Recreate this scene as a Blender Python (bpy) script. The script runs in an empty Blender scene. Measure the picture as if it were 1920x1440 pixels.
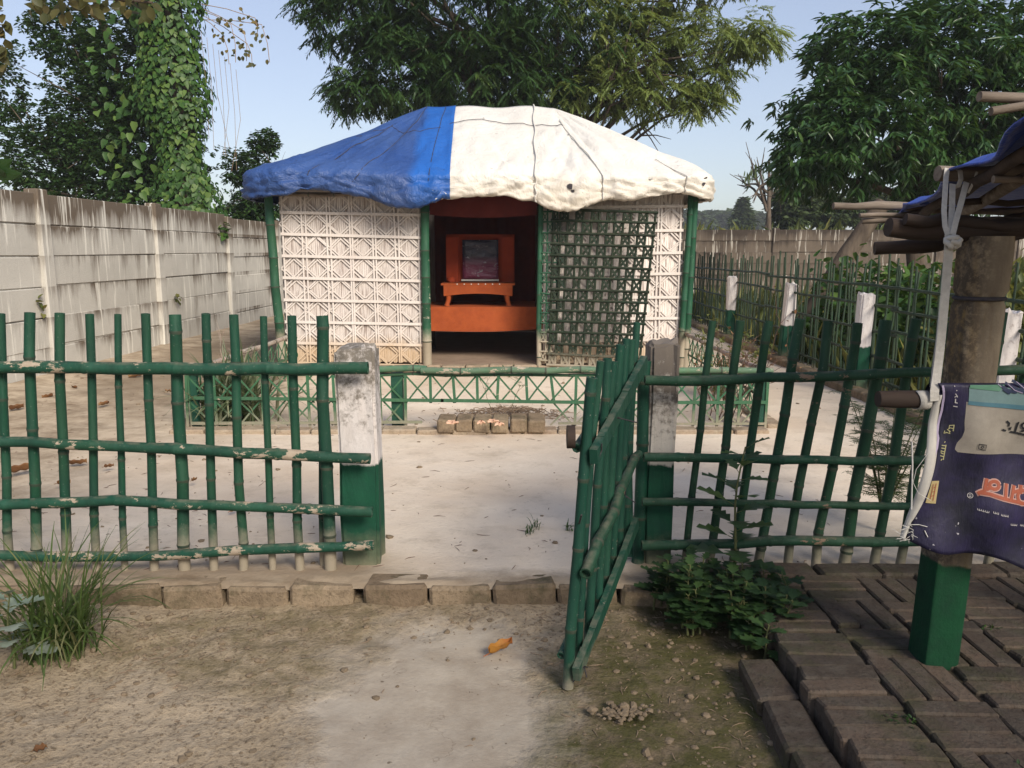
import bpy, bmesh, math, random
import numpy as np
from mathutils import Vector, Matrix, noise as mnoise

R = math.radians
rnd = random.Random(7)
rng = np.random.default_rng(11)
scn = bpy.context.scene
COL = scn.collection

# ------------------------------------------------------------------ camera, sky, sun, exposure
PITCH = R(9.6); FPX = 1500.0; CAM_H = 1.38
cam_d = bpy.data.cameras.new('camera'); cam = bpy.data.objects.new('camera', cam_d); COL.objects.link(cam)
cam.location = (0, 0, CAM_H); cam.rotation_euler = (math.pi/2 - PITCH, 0, 0)
cam_d.sensor_width = 36; cam_d.lens = 36*FPX/1920
cam_d.clip_start = 0.05; cam_d.clip_end = 3000
scn.camera = cam

SUN_EL, SUN_AZ = R(33), R(150)          # azimuth clockwise from +Y: behind the camera, to the right
world = bpy.data.worlds.new('World'); scn.world = world; world.use_nodes = True
wn = world.node_tree.nodes; wl = world.node_tree.links
bg = wn['Background']
sky = wn.new('ShaderNodeTexSky'); sky.sky_type = 'NISHITA'; sky.sun_disc = False
sky.sun_elevation = SUN_EL; sky.sun_rotation = SUN_AZ
sky.altitude = 50; sky.air_density = 1.0; sky.dust_density = 1.5; sky.ozone_density = 3.0
gm = wn.new('ShaderNodeGamma'); gm.inputs['Gamma'].default_value = 0.62               # hazy morning air evens the sky out
hs = wn.new('ShaderNodeHueSaturation'); hs.inputs['Saturation'].default_value = 0.92; hs.inputs['Hue'].default_value = 0.516
wl.new(sky.outputs[0], gm.inputs['Color']); wl.new(gm.outputs[0], hs.inputs['Color']); wl.new(hs.outputs[0], bg.inputs[0]); bg.inputs[1].default_value = 0.20

sun_d = bpy.data.lights.new('sun', 'SUN'); sun = bpy.data.objects.new('sun', sun_d); COL.objects.link(sun)
sd = Vector((math.sin(SUN_AZ)*math.cos(SUN_EL), math.cos(SUN_AZ)*math.cos(SUN_EL), math.sin(SUN_EL)))
sun.rotation_euler = sd.to_track_quat('Z', 'Y').to_euler(); sun.location = (20, -20, 30)
sun_d.energy = 3.5; sun_d.angle = R(24); sun_d.color = (1.0, 0.92, 0.80)

scn.view_settings.view_transform = 'Standard'; scn.view_settings.look = 'None'
scn.view_settings.exposure = 0.60; scn.view_settings.gamma = 1.0
scn.view_settings.use_curve_mapping = False
scn.render.engine = 'CYCLES'
scn.cycles.use_denoising = True
scn.cycles.max_bounces = 6; scn.cycles.diffuse_bounces = 3; scn.cycles.glossy_bounces = 2
scn.cycles.transmission_bounces = 3; scn.cycles.transparent_max_bounces = 6
scn.cycles.caustics_reflective = False; scn.cycles.caustics_refractive = False

# ------------------------------------------------------------------ measuring helper: a photo measurement at a known depth or height -> metres
def P(u, v, Y=None, z=None):
    a = (u - 960)/FPX; b = (720 - v)/FPX
    dy = math.cos(PITCH) + b*math.sin(PITCH); dz = -math.sin(PITCH) + b*math.cos(PITCH)
    d = (Y/dy) if Y is not None else ((z - CAM_H)/dz)
    return Vector((a*d, dy*d, CAM_H + dz*d))

# ------------------------------------------------------------------ object helpers
ROOT = {}
def tag(o, label=None, cat=None, group=None, kind=None):
    if label: o['label'] = label
    if cat: o['category'] = cat
    if group: o['group'] = group
    if kind: o['kind'] = kind
    return o
def thing(name, loc, label=None, cat=None, group=None, kind=None):
    o = bpy.data.objects.new(name, None); COL.objects.link(o)
    o.location = loc; o.empty_display_size = 0.1
    ROOT[o.name] = Vector(loc)
    return tag(o, label, cat, group, kind)
def origin(parent):
    w = Vector((0, 0, 0)); p = parent
    while p is not None:
        w += Vector(p.location); p = p.parent
    return w
def link(name, me, parent=None, loc=None):
    o = bpy.data.objects.new(name, me); COL.objects.link(o)
    if loc is not None: o.location = loc
    if parent is not None: o.parent = parent
    return o

RING = [None]      # material of the rings at bamboo nodes
class MB:
    """collects geometry in world metres; build() links it as ONE mesh object under parent"""
    def __init__(s): s.v = []; s.f = []; s.sm = []; s.mi = []
    def add(s, vs, fs, smooth=False, mi=0):
        n = len(s.v); s.v += [tuple(p) for p in vs]
        for f in fs: s.f.append([i+n for i in f]); s.sm.append(smooth); s.mi.append(mi)
    def box(s, c, size, rot=None, mi=0):
        hx, hy, hz = size[0]/2, size[1]/2, size[2]/2
        vs = [Vector((x*hx, y*hy, z*hz)) for x in (-1, 1) for y in (-1, 1) for z in (-1, 1)]
        if rot is not None: vs = [rot @ p for p in vs]
        vs = [p + Vector(c) for p in vs]
        s.add(vs, [(0,1,3,2), (4,6,7,5), (0,4,5,1), (2,3,7,6), (0,2,6,4), (1,5,7,3)], mi=mi)
    def bar(s, a, b, w, t, side=None, mi=0):
        """flat strip from a to b, width w across, thickness t; side = direction of the width"""
        a = Vector(a); b = Vector(b); d = (b-a)
        if d.length < 1e-6: return
        d.normalize()
        if side is None: side = d.cross(Vector((0, 1, 0)))
        side = Vector(side); side = (side - d*side.dot(d)).normalized(); n = d.cross(side)
        vs = []
        for p in (a, b):
            for sx, sy in ((-1,-1), (1,-1), (1,1), (-1,1)): vs.append(p + side*sx*w/2 + n*sy*t/2)
        s.add(vs, [(3,2,1,0), (4,5,6,7), (0,1,5,4), (1,2,6,5), (2,3,7,6), (3,0,4,7)], mi=mi)
    def tube(s, pts, rad, sides=8, cap=True, mi=0, hollow=False, seg=None):
        pts = [Vector(p) for p in pts]
        if not hasattr(rad, '__len__'): rad = [rad]*len(pts)
        rings = []; up = None
        for i, p in enumerate(pts):
            d = (pts[min(i+1, len(pts)-1)] - pts[max(i-1, 0)])
            if d.length < 1e-9: d = Vector((0, 0, 1))
            d.normalize()
            if up is None:
                up = Vector((0, 0, 1)) if abs(d.z) < 0.9 else Vector((0, 1, 0))
            x = up - d*up.dot(d)
            if x.length < 1e-6: x = d.orthogonal()
            x.normalize(); y = d.cross(x); up = x
            rings.append([p + (x*math.cos(2*math.pi*k/sides) + y*math.sin(2*math.pi*k/sides))*rad[i] for k in range(sides)])
        n0 = len(s.v)
        for r in rings: s.v += [tuple(q) for q in r]
        for i in range(len(rings)-1):
            for k in range(sides):
                a = n0+i*sides+k; b = n0+i*sides+(k+1) % sides
                s.f.append([a, b, b+sides, a+sides]); s.sm.append(True); s.mi.append(seg[i] if seg else mi)
        if cap:
            for ring, flip, ic, i2 in ((rings[0], True, 0, 1), (rings[-1], False, -1, -2)):
                q = list(ring)
                if hollow:
                    c = pts[ic]; inward = (pts[i2]-pts[ic]).normalized()
                    n = len(s.v); inner = [c + (p-c)*0.72 for p in q]; deep = [p + inward*rad[ic]*0.9 for p in inner]
                    s.v += [tuple(p) for p in q+inner+deep]
                    for k in range(sides):
                        k2 = (k+1) % sides
                        for o1, o2 in ((0, sides), (sides, 2*sides)):
                            f = [n+o1+k, n+o1+k2, n+o2+k2, n+o2+k]
                            s.f.append(f[::-1] if flip else f); s.sm.append(False); s.mi.append(mi)
                    f = [n+2*sides+k for k in range(sides)]
                    s.f.append(f[::-1] if flip else f); s.sm.append(False); s.mi.append(mi)
                else:
                    n = len(s.v); s.v += [tuple(p) for p in q]
                    f = list(range(n, n+sides)); s.f.append(f[::-1] if flip else f); s.sm.append(False); s.mi.append(mi)
    def grid(s, fn, nu, nv, smooth=True, closed_u=False, mi=0):
        n = len(s.v); cu = nu if closed_u else nu+1
        for j in range(nv+1):
            for i in range(cu): s.v.append(tuple(fn(i/nu, j/nv)))
        for j in range(nv):
            for i in range(nu):
                a = n+j*cu+i; b = n+j*cu+(i+1) % cu
                s.f.append([a, b, b+cu, a+cu]); s.sm.append(smooth); s.mi.append(mi)
    def mesh(s, name, off=Vector((0, 0, 0))):
        me = bpy.data.meshes.new(name)
        me.from_pydata([(x-off.x, y-off.y, z-off.z) for x, y, z in s.v], [], s.f)
        me.polygons.foreach_set('use_smooth', s.sm)
        if any(s.mi): me.polygons.foreach_set('material_index', s.mi)
        me.update(); return me
    def build(s, name, mat, parent=None, loc=None):
        if parent is not None: off = origin(parent); o_loc = None
        else: off = Vector(loc) if loc is not None else Vector((0, 0, 0)); o_loc = off
        me = s.mesh(name, off)
        for m in (mat if isinstance(mat, (list, tuple)) else [mat]): me.materials.append(m)
        if any(s.mi) and len(me.materials) == 1: me.materials.append(RING[0])
        return link(name, me, parent, o_loc)

def bamboo(mb, a, b, r0, r1=None, sides=10, node=0.24, wob=0.004, seed=0, hollow=True):
    """a bamboo pole: straight runs between swollen nodes, slight kink at every node"""
    a = Vector(a); b = Vector(b); r1 = r0 if r1 is None else r1
    rr = random.Random(seed); L = (b-a).length; d = (b-a)/L
    ts = []; t = rr.uniform(0.3, 1.0)*node
    while t < L - 0.03:
        ts.append(t); t += node*rr.uniform(0.8, 1.25)
    pts = [a]; rad = [r0]; seg = []; x = d.orthogonal().normalized(); y = d.cross(x)
    for t in ts:
        off = x*rr.gauss(0, wob) + y*rr.gauss(0, wob); r = r0+(r1-r0)*t/L
        for dt, k in ((-0.010, 0.98), (-0.003, 1.085), (0.003, 1.085), (0.010, 1.0)):
            pts.append(a + d*(t+dt) + off); rad.append(r*k); seg.append(1 if dt in (-0.003, 0.003) else 0)
    pts.append(b); rad.append(r1); seg.append(0)
    mb.tube(pts, rad, sides, hollow=hollow, seg=seg)

def bevel_box(name, size, bev=0.008, jit=0.003, seed=0, mat=None):
    bm = bmesh.new(); bmesh.ops.create_cube(bm, size=1.0)
    rr = random.Random(seed)
    for v in bm.verts:
        v.co = Vector((v.co.x*size[0], v.co.y*size[1], v.co.z*size[2])) + Vector((rr.gauss(0, jit), rr.gauss(0, jit), rr.gauss(0, jit)*0.6))
    bmesh.ops.bevel(bm, geom=bm.edges[:], offset=bev, segments=1, affect='EDGES', profile=0.5)
    me = bpy.data.meshes.new(name); bm.to_mesh(me); bm.free()
    if mat: me.materials.append(mat)
    return me

# smooth value noise on arrays
_perm = rng.integers(0, 2**31, 4096)
def vnoise(x, y, seed=0):
    x = np.asarray(x, float); y = np.asarray(y, float)
    xi = np.floor(x).astype(int); yi = np.floor(y).astype(int); xf = x-xi; yf = y-yi
    def h(i, j): return (_perm[(i*73 + j*1217 + seed*331) % 4096] % 10007)/10007.0
    u = xf*xf*(3-2*xf); v = yf*yf*(3-2*yf)
    return (h(xi, yi)*(1-u)+h(xi+1, yi)*u)*(1-v) + (h(xi, yi+1)*(1-u)+h(xi+1, yi+1)*u)*v
def fbm(x, y, oct=4, seed=0):
    s = 0; a = 0.5; f = 1.0
    for o in range(oct):
        s = s + a*vnoise(np.asarray(x)*f, np.asarray(y)*f, seed+o*17); a *= 0.5; f *= 2.03
    return s

def mesh_arrays(name, verts, loops, starts, mat, smooth=False, tint=None):
    me = bpy.data.meshes.new(name)
    me.vertices.add(len(verts)); me.vertices.foreach_set('co', np.ascontiguousarray(verts, dtype=np.float32).ravel())
    me.loops.add(len(loops)); me.loops.foreach_set('vertex_index', np.ascontiguousarray(loops, dtype=np.int32))
    me.polygons.add(len(starts)); me.polygons.foreach_set('loop_start', np.ascontiguousarray(starts, dtype=np.int32))
    me.update(calc_edges=True); me.validate()
    if tint is not None:
        at = me.attributes.new('tint', 'FLOAT', 'FACE'); at.data.foreach_set('value', np.ascontiguousarray(tint, dtype=np.float32))
    if mat: me.materials.append(mat)
    return me

LEAF = {'lance': [(0.25, 0.8), (0.6, 1.0)], 'heart': [(0.02, 0.75), (0.3, 1.0), (0.7, 0.5)], 'oval': [(0.3, 0.95), (0.65, 0.9)],
        'small': [(0.45, 1.0)], 'blade': [(0.5, 1.0)]}
def leaf_mesh(name, pos, dirs, ups, L, W, mat, off, shape='lance', fold=0.12, droop=0.12, tint=None):
    pos = np.asarray(pos, float); n = len(pos)
    L = np.broadcast_to(np.asarray(L, float), (n,)); W = np.broadcast_to(np.asarray(W, float), (n,))
    d = dirs/(np.linalg.norm(dirs, axis=1, keepdims=True)+1e-9)
    sd_ = np.cross(d, ups); sd_ /= (np.linalg.norm(sd_, axis=1, keepdims=True)+1e-9)
    nr = np.cross(sd_, d)
    prof = LEAF[shape]; k = len(prof); m = 2+2*k
    V = np.zeros((n, m, 3)); V[:, 0] = pos
    for i, (t, w) in enumerate(prof):
        mid = pos + d*(L*t)[:, None] - nr*(droop*L*t*t)[:, None] + nr*(fold*W)[:, None]
        V[:, 1+i] = mid + sd_*(W*w/2)[:, None]; V[:, 2+k+i] = mid - sd_*(W*w/2)[:, None]
    V[:, 1+k] = pos + d*L[:, None] - nr*(droop*L)[:, None]
    base = (np.arange(n)*m)[:, None]
    f1 = [0] + list(range(1, 1+k)) + [1+k]; f2 = [0, 1+k] + list(range(1+2*k, 1+k, -1))
    lp = np.concatenate([base+np.array(f1)[None], base+np.array(f2)[None]], axis=1).ravel()
    st = np.arange(2*n)*(k+2)
    if tint is None: tint = rng.random(n)
    return mesh_arrays(name, V.reshape(-1, 3)-np.array(off)[None], lp, st, mat, tint=np.repeat(tint, 2))

def unit(v): return v/(np.linalg.norm(v, axis=-1, keepdims=True)+1e-9)
# ------------------------------------------------------------------ procedural materials
class NT:
    def __init__(s, name):
        s.m = bpy.data.materials.new(name); s.m.use_nodes = True
        s.t = s.m.node_tree; s.n = s.t.nodes; s.l = s.t.links
        s.b = s.n['Principled BSDF']; s.out = s.n['Material Output']
    def put(s, sock, v):
        if v is None: return
        if hasattr(v, 'links') and hasattr(v, 'is_output'): s.l.new(v, sock)
        elif isinstance(v, (tuple, list)) and len(v) == 3 and sock.type == 'RGBA': sock.default_value = (*v, 1)
        else: sock.default_value = v
    def pos(s): return s.n.new('ShaderNodeNewGeometry').outputs['Position']
    def obj(s): return s.n.new('ShaderNodeTexCoord').outputs['Object']
    def rand(s): return s.n.new('ShaderNodeObjectInfo').outputs['Random']
    def sep(s, v):
        n = s.n.new('ShaderNodeSeparateXYZ'); s.put(n.inputs[0], v); return n.outputs
    def mapv(s, v, scale=(1,1,1), loc=(0,0,0)):
        n = s.n.new('ShaderNodeMapping'); s.put(n.inputs[0], v); n.inputs['Scale'].default_value = scale; n.inputs['Location'].default_value = loc
        return n.outputs[0]
    def noise(s, v, scale, detail=4, rough=0.55, dist=0.0):
        n = s.n.new('ShaderNodeTexNoise'); s.put(n.inputs['Vector'], v); n.inputs['Scale'].default_value = scale
        n.inputs['Detail'].default_value = detail; n.inputs['Roughness'].default_value = rough; n.inputs['Distortion'].default_value = dist
        return n.outputs[0]
    def voro(s, v, scale, feature='F1'):
        n = s.n.new('ShaderNodeTexVoronoi'); s.put(n.inputs['Vector'], v); n.inputs['Scale'].default_value = scale; n.feature = feature
        return n.outputs[0]
    def ramp(s, f, *stops):
        n = s.n.new('ShaderNodeMapRange'); n.clamp = True; s.put(n.inputs[0], f)
        n.inputs[1].default_value, n.inputs[2].default_value = stops[0], stops[1]
        n.inputs[3].default_value = stops[2] if len(stops) > 2 else 0.0; n.inputs[4].default_value = stops[3] if len(stops) > 3 else 1.0
        return n.outputs[0]
    def mix(s, f, a, b):
        n = s.n.new('ShaderNodeMix'); n.data_type = 'RGBA'
        s.put(n.inputs[0], f); s.put(n.inputs[6], a); s.put(n.inputs[7], b); return n.outputs[2]
    def math(s, op, a, b=None):
        n = s.n.new('ShaderNodeMath'); n.operation = op; s.put(n.inputs[0], a); s.put(n.inputs[1], b); return n.outputs[0]
    def attr(s, name):
        n = s.n.new('ShaderNodeAttribute'); n.attribute_name = name; return n.outputs['Fac']
    def bump(s, h, strength=0.4, dist=0.01):
        n = s.n.new('ShaderNodeBump'); n.inputs['Strength'].default_value = strength; n.inputs['Distance'].default_value = dist
        s.put(n.inputs['Height'], h); return n.outputs[0]
    def done(s, col, rough=0.8, normal=None, spec=0.3, transl=0.0, tcol=None):
        s.put(s.b.inputs['Base Color'], col); s.put(s.b.inputs['Roughness'], rough)
        s.b.inputs['Specular IOR Level'].default_value = spec
        if normal is not None: s.l.new(normal, s.b.inputs['Normal'])
        if transl > 0:
            t = s.n.new('ShaderNodeBsdfTranslucent'); s.put(t.inputs[0], tcol if tcol is not None else col)
            mx = s.n.new('ShaderNodeMixShader'); mx.inputs[0].default_value = transl
            s.l.new(s.b.outputs[0], mx.inputs[1]); s.l.new(t.outputs[0], mx.inputs[2]); s.l.new(mx.outputs[0], s.out.inputs[0])
        return s.m

M = {}
def soft_disc(s, p, cx, cy, rx, ry, wob=0.35, sc=2.2):
    """0..1 mask of an irregular patch lying at (cx, cy)"""
    xyz = s.sep(p)
    dx = s.math('DIVIDE', s.math('SUBTRACT', xyz[0], cx), rx); dy = s.math('DIVIDE', s.math('SUBTRACT', xyz[1], cy), ry)
    r = s.math('SQRT', s.math('ADD', s.math('MULTIPLY', dx, dx), s.math('MULTIPLY', dy, dy)))
    nz = s.math('MULTIPLY', s.math('SUBTRACT', s.noise(p, sc, 6, 0.65), 0.5), wob*4)
    return s.ramp(s.math('ADD', r, nz), 1.15, 0.75)

def m_ground():
    s = NT('packed_earth'); p = s.pos()
    a = s.noise(p, 1.1, 6, 0.6); b = s.noise(p, 9, 6, 0.7); c = s.noise(p, 55, 4, 0.7); xyz = s.sep(p)
    col = s.mix(s.ramp(a, 0.35, 0.65), (0.275, 0.205, 0.125), (0.46, 0.36, 0.245))
    col = s.mix(s.ramp(b, 0.45, 0.75, 0, 0.55), col, (0.36, 0.29, 0.21))
    col = s.mix(s.ramp(c, 0.50, 0.68, 0, 0.75), col, (0.085, 0.058, 0.034))
    col = s.mix(s.ramp(s.noise(p, 21, 6, 0.75), 0.54, 0.68, 0, 0.5), col, (0.52, 0.42, 0.30))
    # moss: greenish film on the right of the gate and a little on the left
    moss = s.math('MULTIPLY', soft_disc(s, p, 0.60, 1.95, 0.66, 1.0, 0.3, 2.6), s.ramp(s.noise(p, 6.5, 6, 0.75), 0.36, 0.56))
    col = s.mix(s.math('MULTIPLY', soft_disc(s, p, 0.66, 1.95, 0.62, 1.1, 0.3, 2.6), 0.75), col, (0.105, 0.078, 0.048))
    col = s.mix(s.math('MULTIPLY', moss, 0.85), col, (0.072, 0.070, 0.022))
    m2 = s.math('MULTIPLY', s.math('MULTIPLY', soft_disc(s, p, -0.75, 2.65, 0.75, 0.34, 0.45, 3.5), s.ramp(s.noise(p, 9, 6, 0.75), 0.38, 0.6)), 0.7)
    col = s.mix(m2, col, (0.16, 0.125, 0.060))
    # trodden pale patch in front of the gate
    pale = soft_disc(s, p, -0.24, 2.22, 0.40, 0.66, 0.36, 3.2)
    pc = s.mix(s.ramp(s.noise(p, 5, 6, 0.7), 0.35, 0.7), (0.35, 0.285, 0.215), (0.50, 0.43, 0.34))
    col = s.mix(s.math('MULTIPLY', pale, 0.9), col, pc)
    ck = s.math('MULTIPLY', s.ramp(s.math('ADD', s.math('ABSOLUTE', s.math('SUBTRACT', s.noise(p, 2.6, 7, 0.6, 0.4), 0.5)), 0.0), 0.006, 0.0), s.ramp(s.noise(p, 3.3, 3, 0.6), 0.48, 0.60, 0, 0.55))
    col = s.mix(ck, col, (0.16, 0.115, 0.075))
    fl = s.ramp(s.noise(p, 34, 3, 0.5), 0.69, 0.73, 0, 0.75); col = s.mix(fl, col, (0.10, 0.072, 0.045))
    pv = s.math('MULTIPLY', s.ramp(s.voro(s.mapv(p, (1, 1, 1)), 26), 0.10, 0.03), 0.35)
    col = s.mix(pv, col, (0.40, 0.34, 0.26))
    far = s.ramp(xyz[1], 22, 30); col = s.mix(far, col, (0.075, 0.085, 0.030))
    h = s.math('ADD', s.math('MULTIPLY', b, 1.0), s.math('MULTIPLY', c, 0.6))
    h = s.math('MULTIPLY', h, s.ramp(pale, 0, 1, 1.0, 0.25))
    return s.done(col, 0.95, s.bump(h, 0.7, 0.022), 0.12)
M['ground'] = m_ground()

def m_yard():
    s = NT('swept_yard_clay'); p = s.pos(); q = s.mapv(p, (1, 1.25, 1))
    a = s.noise(q, 0.8, 5, 0.6); b = s.noise(q, 5, 6, 0.7); c = s.noise(q, 40, 4, 0.7); xyz = s.sep(p)
    col = s.mix(s.ramp(a, 0.36, 0.66), (0.58, 0.465, 0.35), (0.72, 0.615, 0.49))
    col = s.mix(s.ramp(b, 0.52, 0.75, 0, 0.6), col, (0.38, 0.305, 0.22))
    col = s.mix(s.ramp(c, 0.60, 0.78, 0, 0.55), col, (0.26, 0.20, 0.14))
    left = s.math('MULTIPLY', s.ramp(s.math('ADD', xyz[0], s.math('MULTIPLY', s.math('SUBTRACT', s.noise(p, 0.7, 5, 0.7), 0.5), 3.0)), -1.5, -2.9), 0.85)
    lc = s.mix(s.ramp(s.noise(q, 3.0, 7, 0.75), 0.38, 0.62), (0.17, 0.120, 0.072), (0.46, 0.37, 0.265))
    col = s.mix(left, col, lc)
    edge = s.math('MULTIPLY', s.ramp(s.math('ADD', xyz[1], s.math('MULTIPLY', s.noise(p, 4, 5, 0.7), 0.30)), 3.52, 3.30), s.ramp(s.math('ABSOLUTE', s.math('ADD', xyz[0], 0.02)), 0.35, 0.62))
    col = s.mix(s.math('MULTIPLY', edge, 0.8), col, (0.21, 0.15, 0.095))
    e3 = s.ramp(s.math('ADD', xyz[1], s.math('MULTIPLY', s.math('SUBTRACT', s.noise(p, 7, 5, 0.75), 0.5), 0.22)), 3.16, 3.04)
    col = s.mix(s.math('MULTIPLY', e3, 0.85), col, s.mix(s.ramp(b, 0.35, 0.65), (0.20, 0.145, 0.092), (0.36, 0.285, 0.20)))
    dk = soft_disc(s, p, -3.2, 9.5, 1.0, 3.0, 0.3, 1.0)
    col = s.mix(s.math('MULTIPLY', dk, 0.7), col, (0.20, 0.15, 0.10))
    h = s.math('ADD', s.math('MULTIPLY', b, 1.0), s.math('MULTIPLY', c, 0.35))
    return s.done(col, 0.93, s.bump(h, 0.6, 0.012), 0.15)
M['yard'] = m_yard()

def m_bamboo(name, base, dark, dust_z=None, peel=0.0, peel_col=(0.44, 0.37, 0.28)):
    s = NT(name); p = s.pos(); xyz = s.sep(p); r = s.rand()
    a = s.noise(s.mapv(p, (1, 1, 0.25)), 26, 4, 0.6)
    col = s.mix(s.ramp(a, 0.35, 0.75), base, dark)
    col = s.mix(s.math('MULTIPLY', r, 0.55), col, dark)
    col = s.mix(s.ramp(s.noise(p, 3.1, 3, 0.6), 0.45, 0.7, 0, 0.35), col, (base[0]*1.8+0.01, base[1]*1.35, base[2]*1.1))
    col = s.mix(s.ramp(s.noise(s.mapv(p, (1, 1, 0.35)), 8, 6, 0.72), 0.52, 0.70, 0, 0.5), col, (base[0]*2.6+0.004, base[1]*1.45+0.004, base[2]*1.5+0.004))
    col = s.mix(s.ramp(s.noise(s.mapv(p, (1, 1, 0.5)), 15, 6, 0.75), 0.60, 0.75, 0, 0.55), col, (dark[0]*1.2+0.008, dark[1]*0.6+0.006, dark[2]*0.6+0.004))
    col = s.mix(s.ramp(s.noise(p, 120, 3, 0.6), 0.66, 0.74, 0, 0.5), col, (0.30, 0.29, 0.24))
    up = s.sep(s.n.new('ShaderNodeNewGeometry').outputs['Normal'])[2]
    col = s.mix(s.math('MULTIPLY', s.ramp(up, 0.55, 0.95), s.ramp(s.noise(p, 20, 4, 0.7), 0.40, 0.65, 0, 0.45)), col, (0.22, 0.19, 0.14))
    if peel > 0:
        pn = s.math('ADD', s.noise(s.mapv(p, (0.7, 1, 1.4)), 11, 7, 0.72), s.math('MULTIPLY', s.math('SUBTRACT', s.noise(p, 1.9, 2, 0.5), 0.5), 0.35))
        pm = s.ramp(pn, 0.70-0.14*peel, 0.715-0.14*peel)
        col = s.mix(pm, col, s.mix(s.noise(p, 40, 3, 0.7), peel_col, (0.22, 0.16, 0.11)))
    if dust_z is not None:
        zz = s.math('ADD', xyz[2], s.math('MULTIPLY', s.math('SUBTRACT', s.noise(p, 16, 4, 0.7), 0.5), 0.16))
        col = s.mix(s.ramp(zz, dust_z+0.10, dust_z-0.05, 0, 0.9), col, (0.33, 0.275, 0.205))
    rough = s.ramp(a, 0.3, 0.7, 0.50, 0.80)
    return s.done(col, rough, s.bump(s.noise(s.mapv(p, (1, 1, 0.15)), 70, 3, 0.6), 0.3, 0.004), 0.28)
GREEN, GREEN_D = (0.009, 0.060, 0.032), (0.008, 0.036, 0.023)
M['picket'] = m_bamboo('green_painted_picket', GREEN, GREEN_D, dust_z=0.17)
M['picket_dark'] = m_bamboo('dark_green_picket', (0.011, 0.062, 0.032), (0.012, 0.034, 0.018), dust_z=0.13, peel=0.12, peel_col=(0.14, 0.08, 0.05))
M['rail'] = m_bamboo('green_peeling_rail', (0.009, 0.062, 0.036), GREEN_D, peel=0.85)
M['rail_dark'] = m_bamboo('dark_green_rail', (0.011, 0.066, 0.036), (0.012, 0.036, 0.020), peel=0.45, peel_col=(0.20, 0.12, 0.075))
M['gate'] = m_bamboo('green_gate_bamboo', (0.007, 0.060, 0.036), (0.006, 0.036, 0.024), dust_z=0.0, peel=0.1)
M['lattice'] = m_bamboo('faded_green_lattice', (0.024, 0.110, 0.055), (0.045, 0.095, 0.050), dust_z=0.13, peel=0.25)
M['lattice_rail'] = m_bamboo('worn_green_rail', (0.030, 0.120, 0.065), (0.10, 0.14, 0.09), peel=1.0, peel_col=(0.46, 0.40, 0.31))
M['pale_pole'] = m_bamboo('weathered_pale_pole', (0.36, 0.32, 0.27), (0.16, 0.12, 0.09))
RING[0] = m_bamboo('bamboo_node_ring', (0.016, 0.040, 0.026), (0.055, 0.060, 0.042))
M['hut_post'] = m_bamboo('hut_post_green', (0.010, 0.072, 0.036), (0.016, 0.055, 0.030), dust_z=0.45, peel=0.15, peel_col=(0.5, 0.48, 0.40))
M['door'] = m_bamboo('door_dark_green', (0.008, 0.024, 0.012), (0.014, 0.018, 0.009), dust_z=0.22)
M['far_fence'] = m_bamboo('far_fence_green', (0.018, 0.050, 0.028), (0.030, 0.040, 0.024), dust_z=0.05)

def m_whitewash(name, split=True, k=1.0):
    s = NT(name); p = s.pos(); xyz = s.sep(p); o = s.mapv(p, (1, 1, 0.06))
    a = s.noise(p, 2.2, 5, 0.6); b = s.noise(o, 60, 3, 0.6)
    col = s.mix(s.ramp(a, 0.3, 0.7), tuple(k*c for c in (0.54, 0.478, 0.435)), tuple(k*c for c in (0.62, 0.565, 0.52)))
    if split: col = s.mix(s.ramp(b, 0.50, 0.66, 0, 0.85), s.mix(0.12, col, (0.40, 0.32, 0.28)), (0.22, 0.165, 0.14))
    else: col = s.mix(s.ramp(s.noise(p, 30, 4, 0.6), 0.5, 0.75, 0, 0.35), col, (0.52, 0.42, 0.35))
    g = s.math('MULTIPLY', s.ramp(s.noise(p, 1.3, 4, 0.6), 0.52, 0.72), 0.4)
    col = s.mix(g, col, (0.55, 0.47, 0.45))
    zz = s.math('ADD', xyz[2], s.math('MULTIPLY', s.noise(p, 5, 4, 0.6), 0.25))
    col = s.mix(s.ramp(zz, 0.60, 0.42, 0, 0.75), col, (0.47, 0.33, 0.19))
    return s.done(col, 0.85, s.bump(b, 0.5, 0.01), 0.2)
M['mat_sunlit'] = m_whitewash('sunlit_whitewashed_mat', True, 1.45); M['lath_sunlit'] = m_whitewash('sunlit_whitewashed_lath', False, 1.12); M['mat'] = m_whitewash('whitewashed_bamboo_mat'); M['lath'] = m_whitewash('whitewashed_lath', False)  # sunlight on the right panel is put into brighter copies of mat and lath

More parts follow.
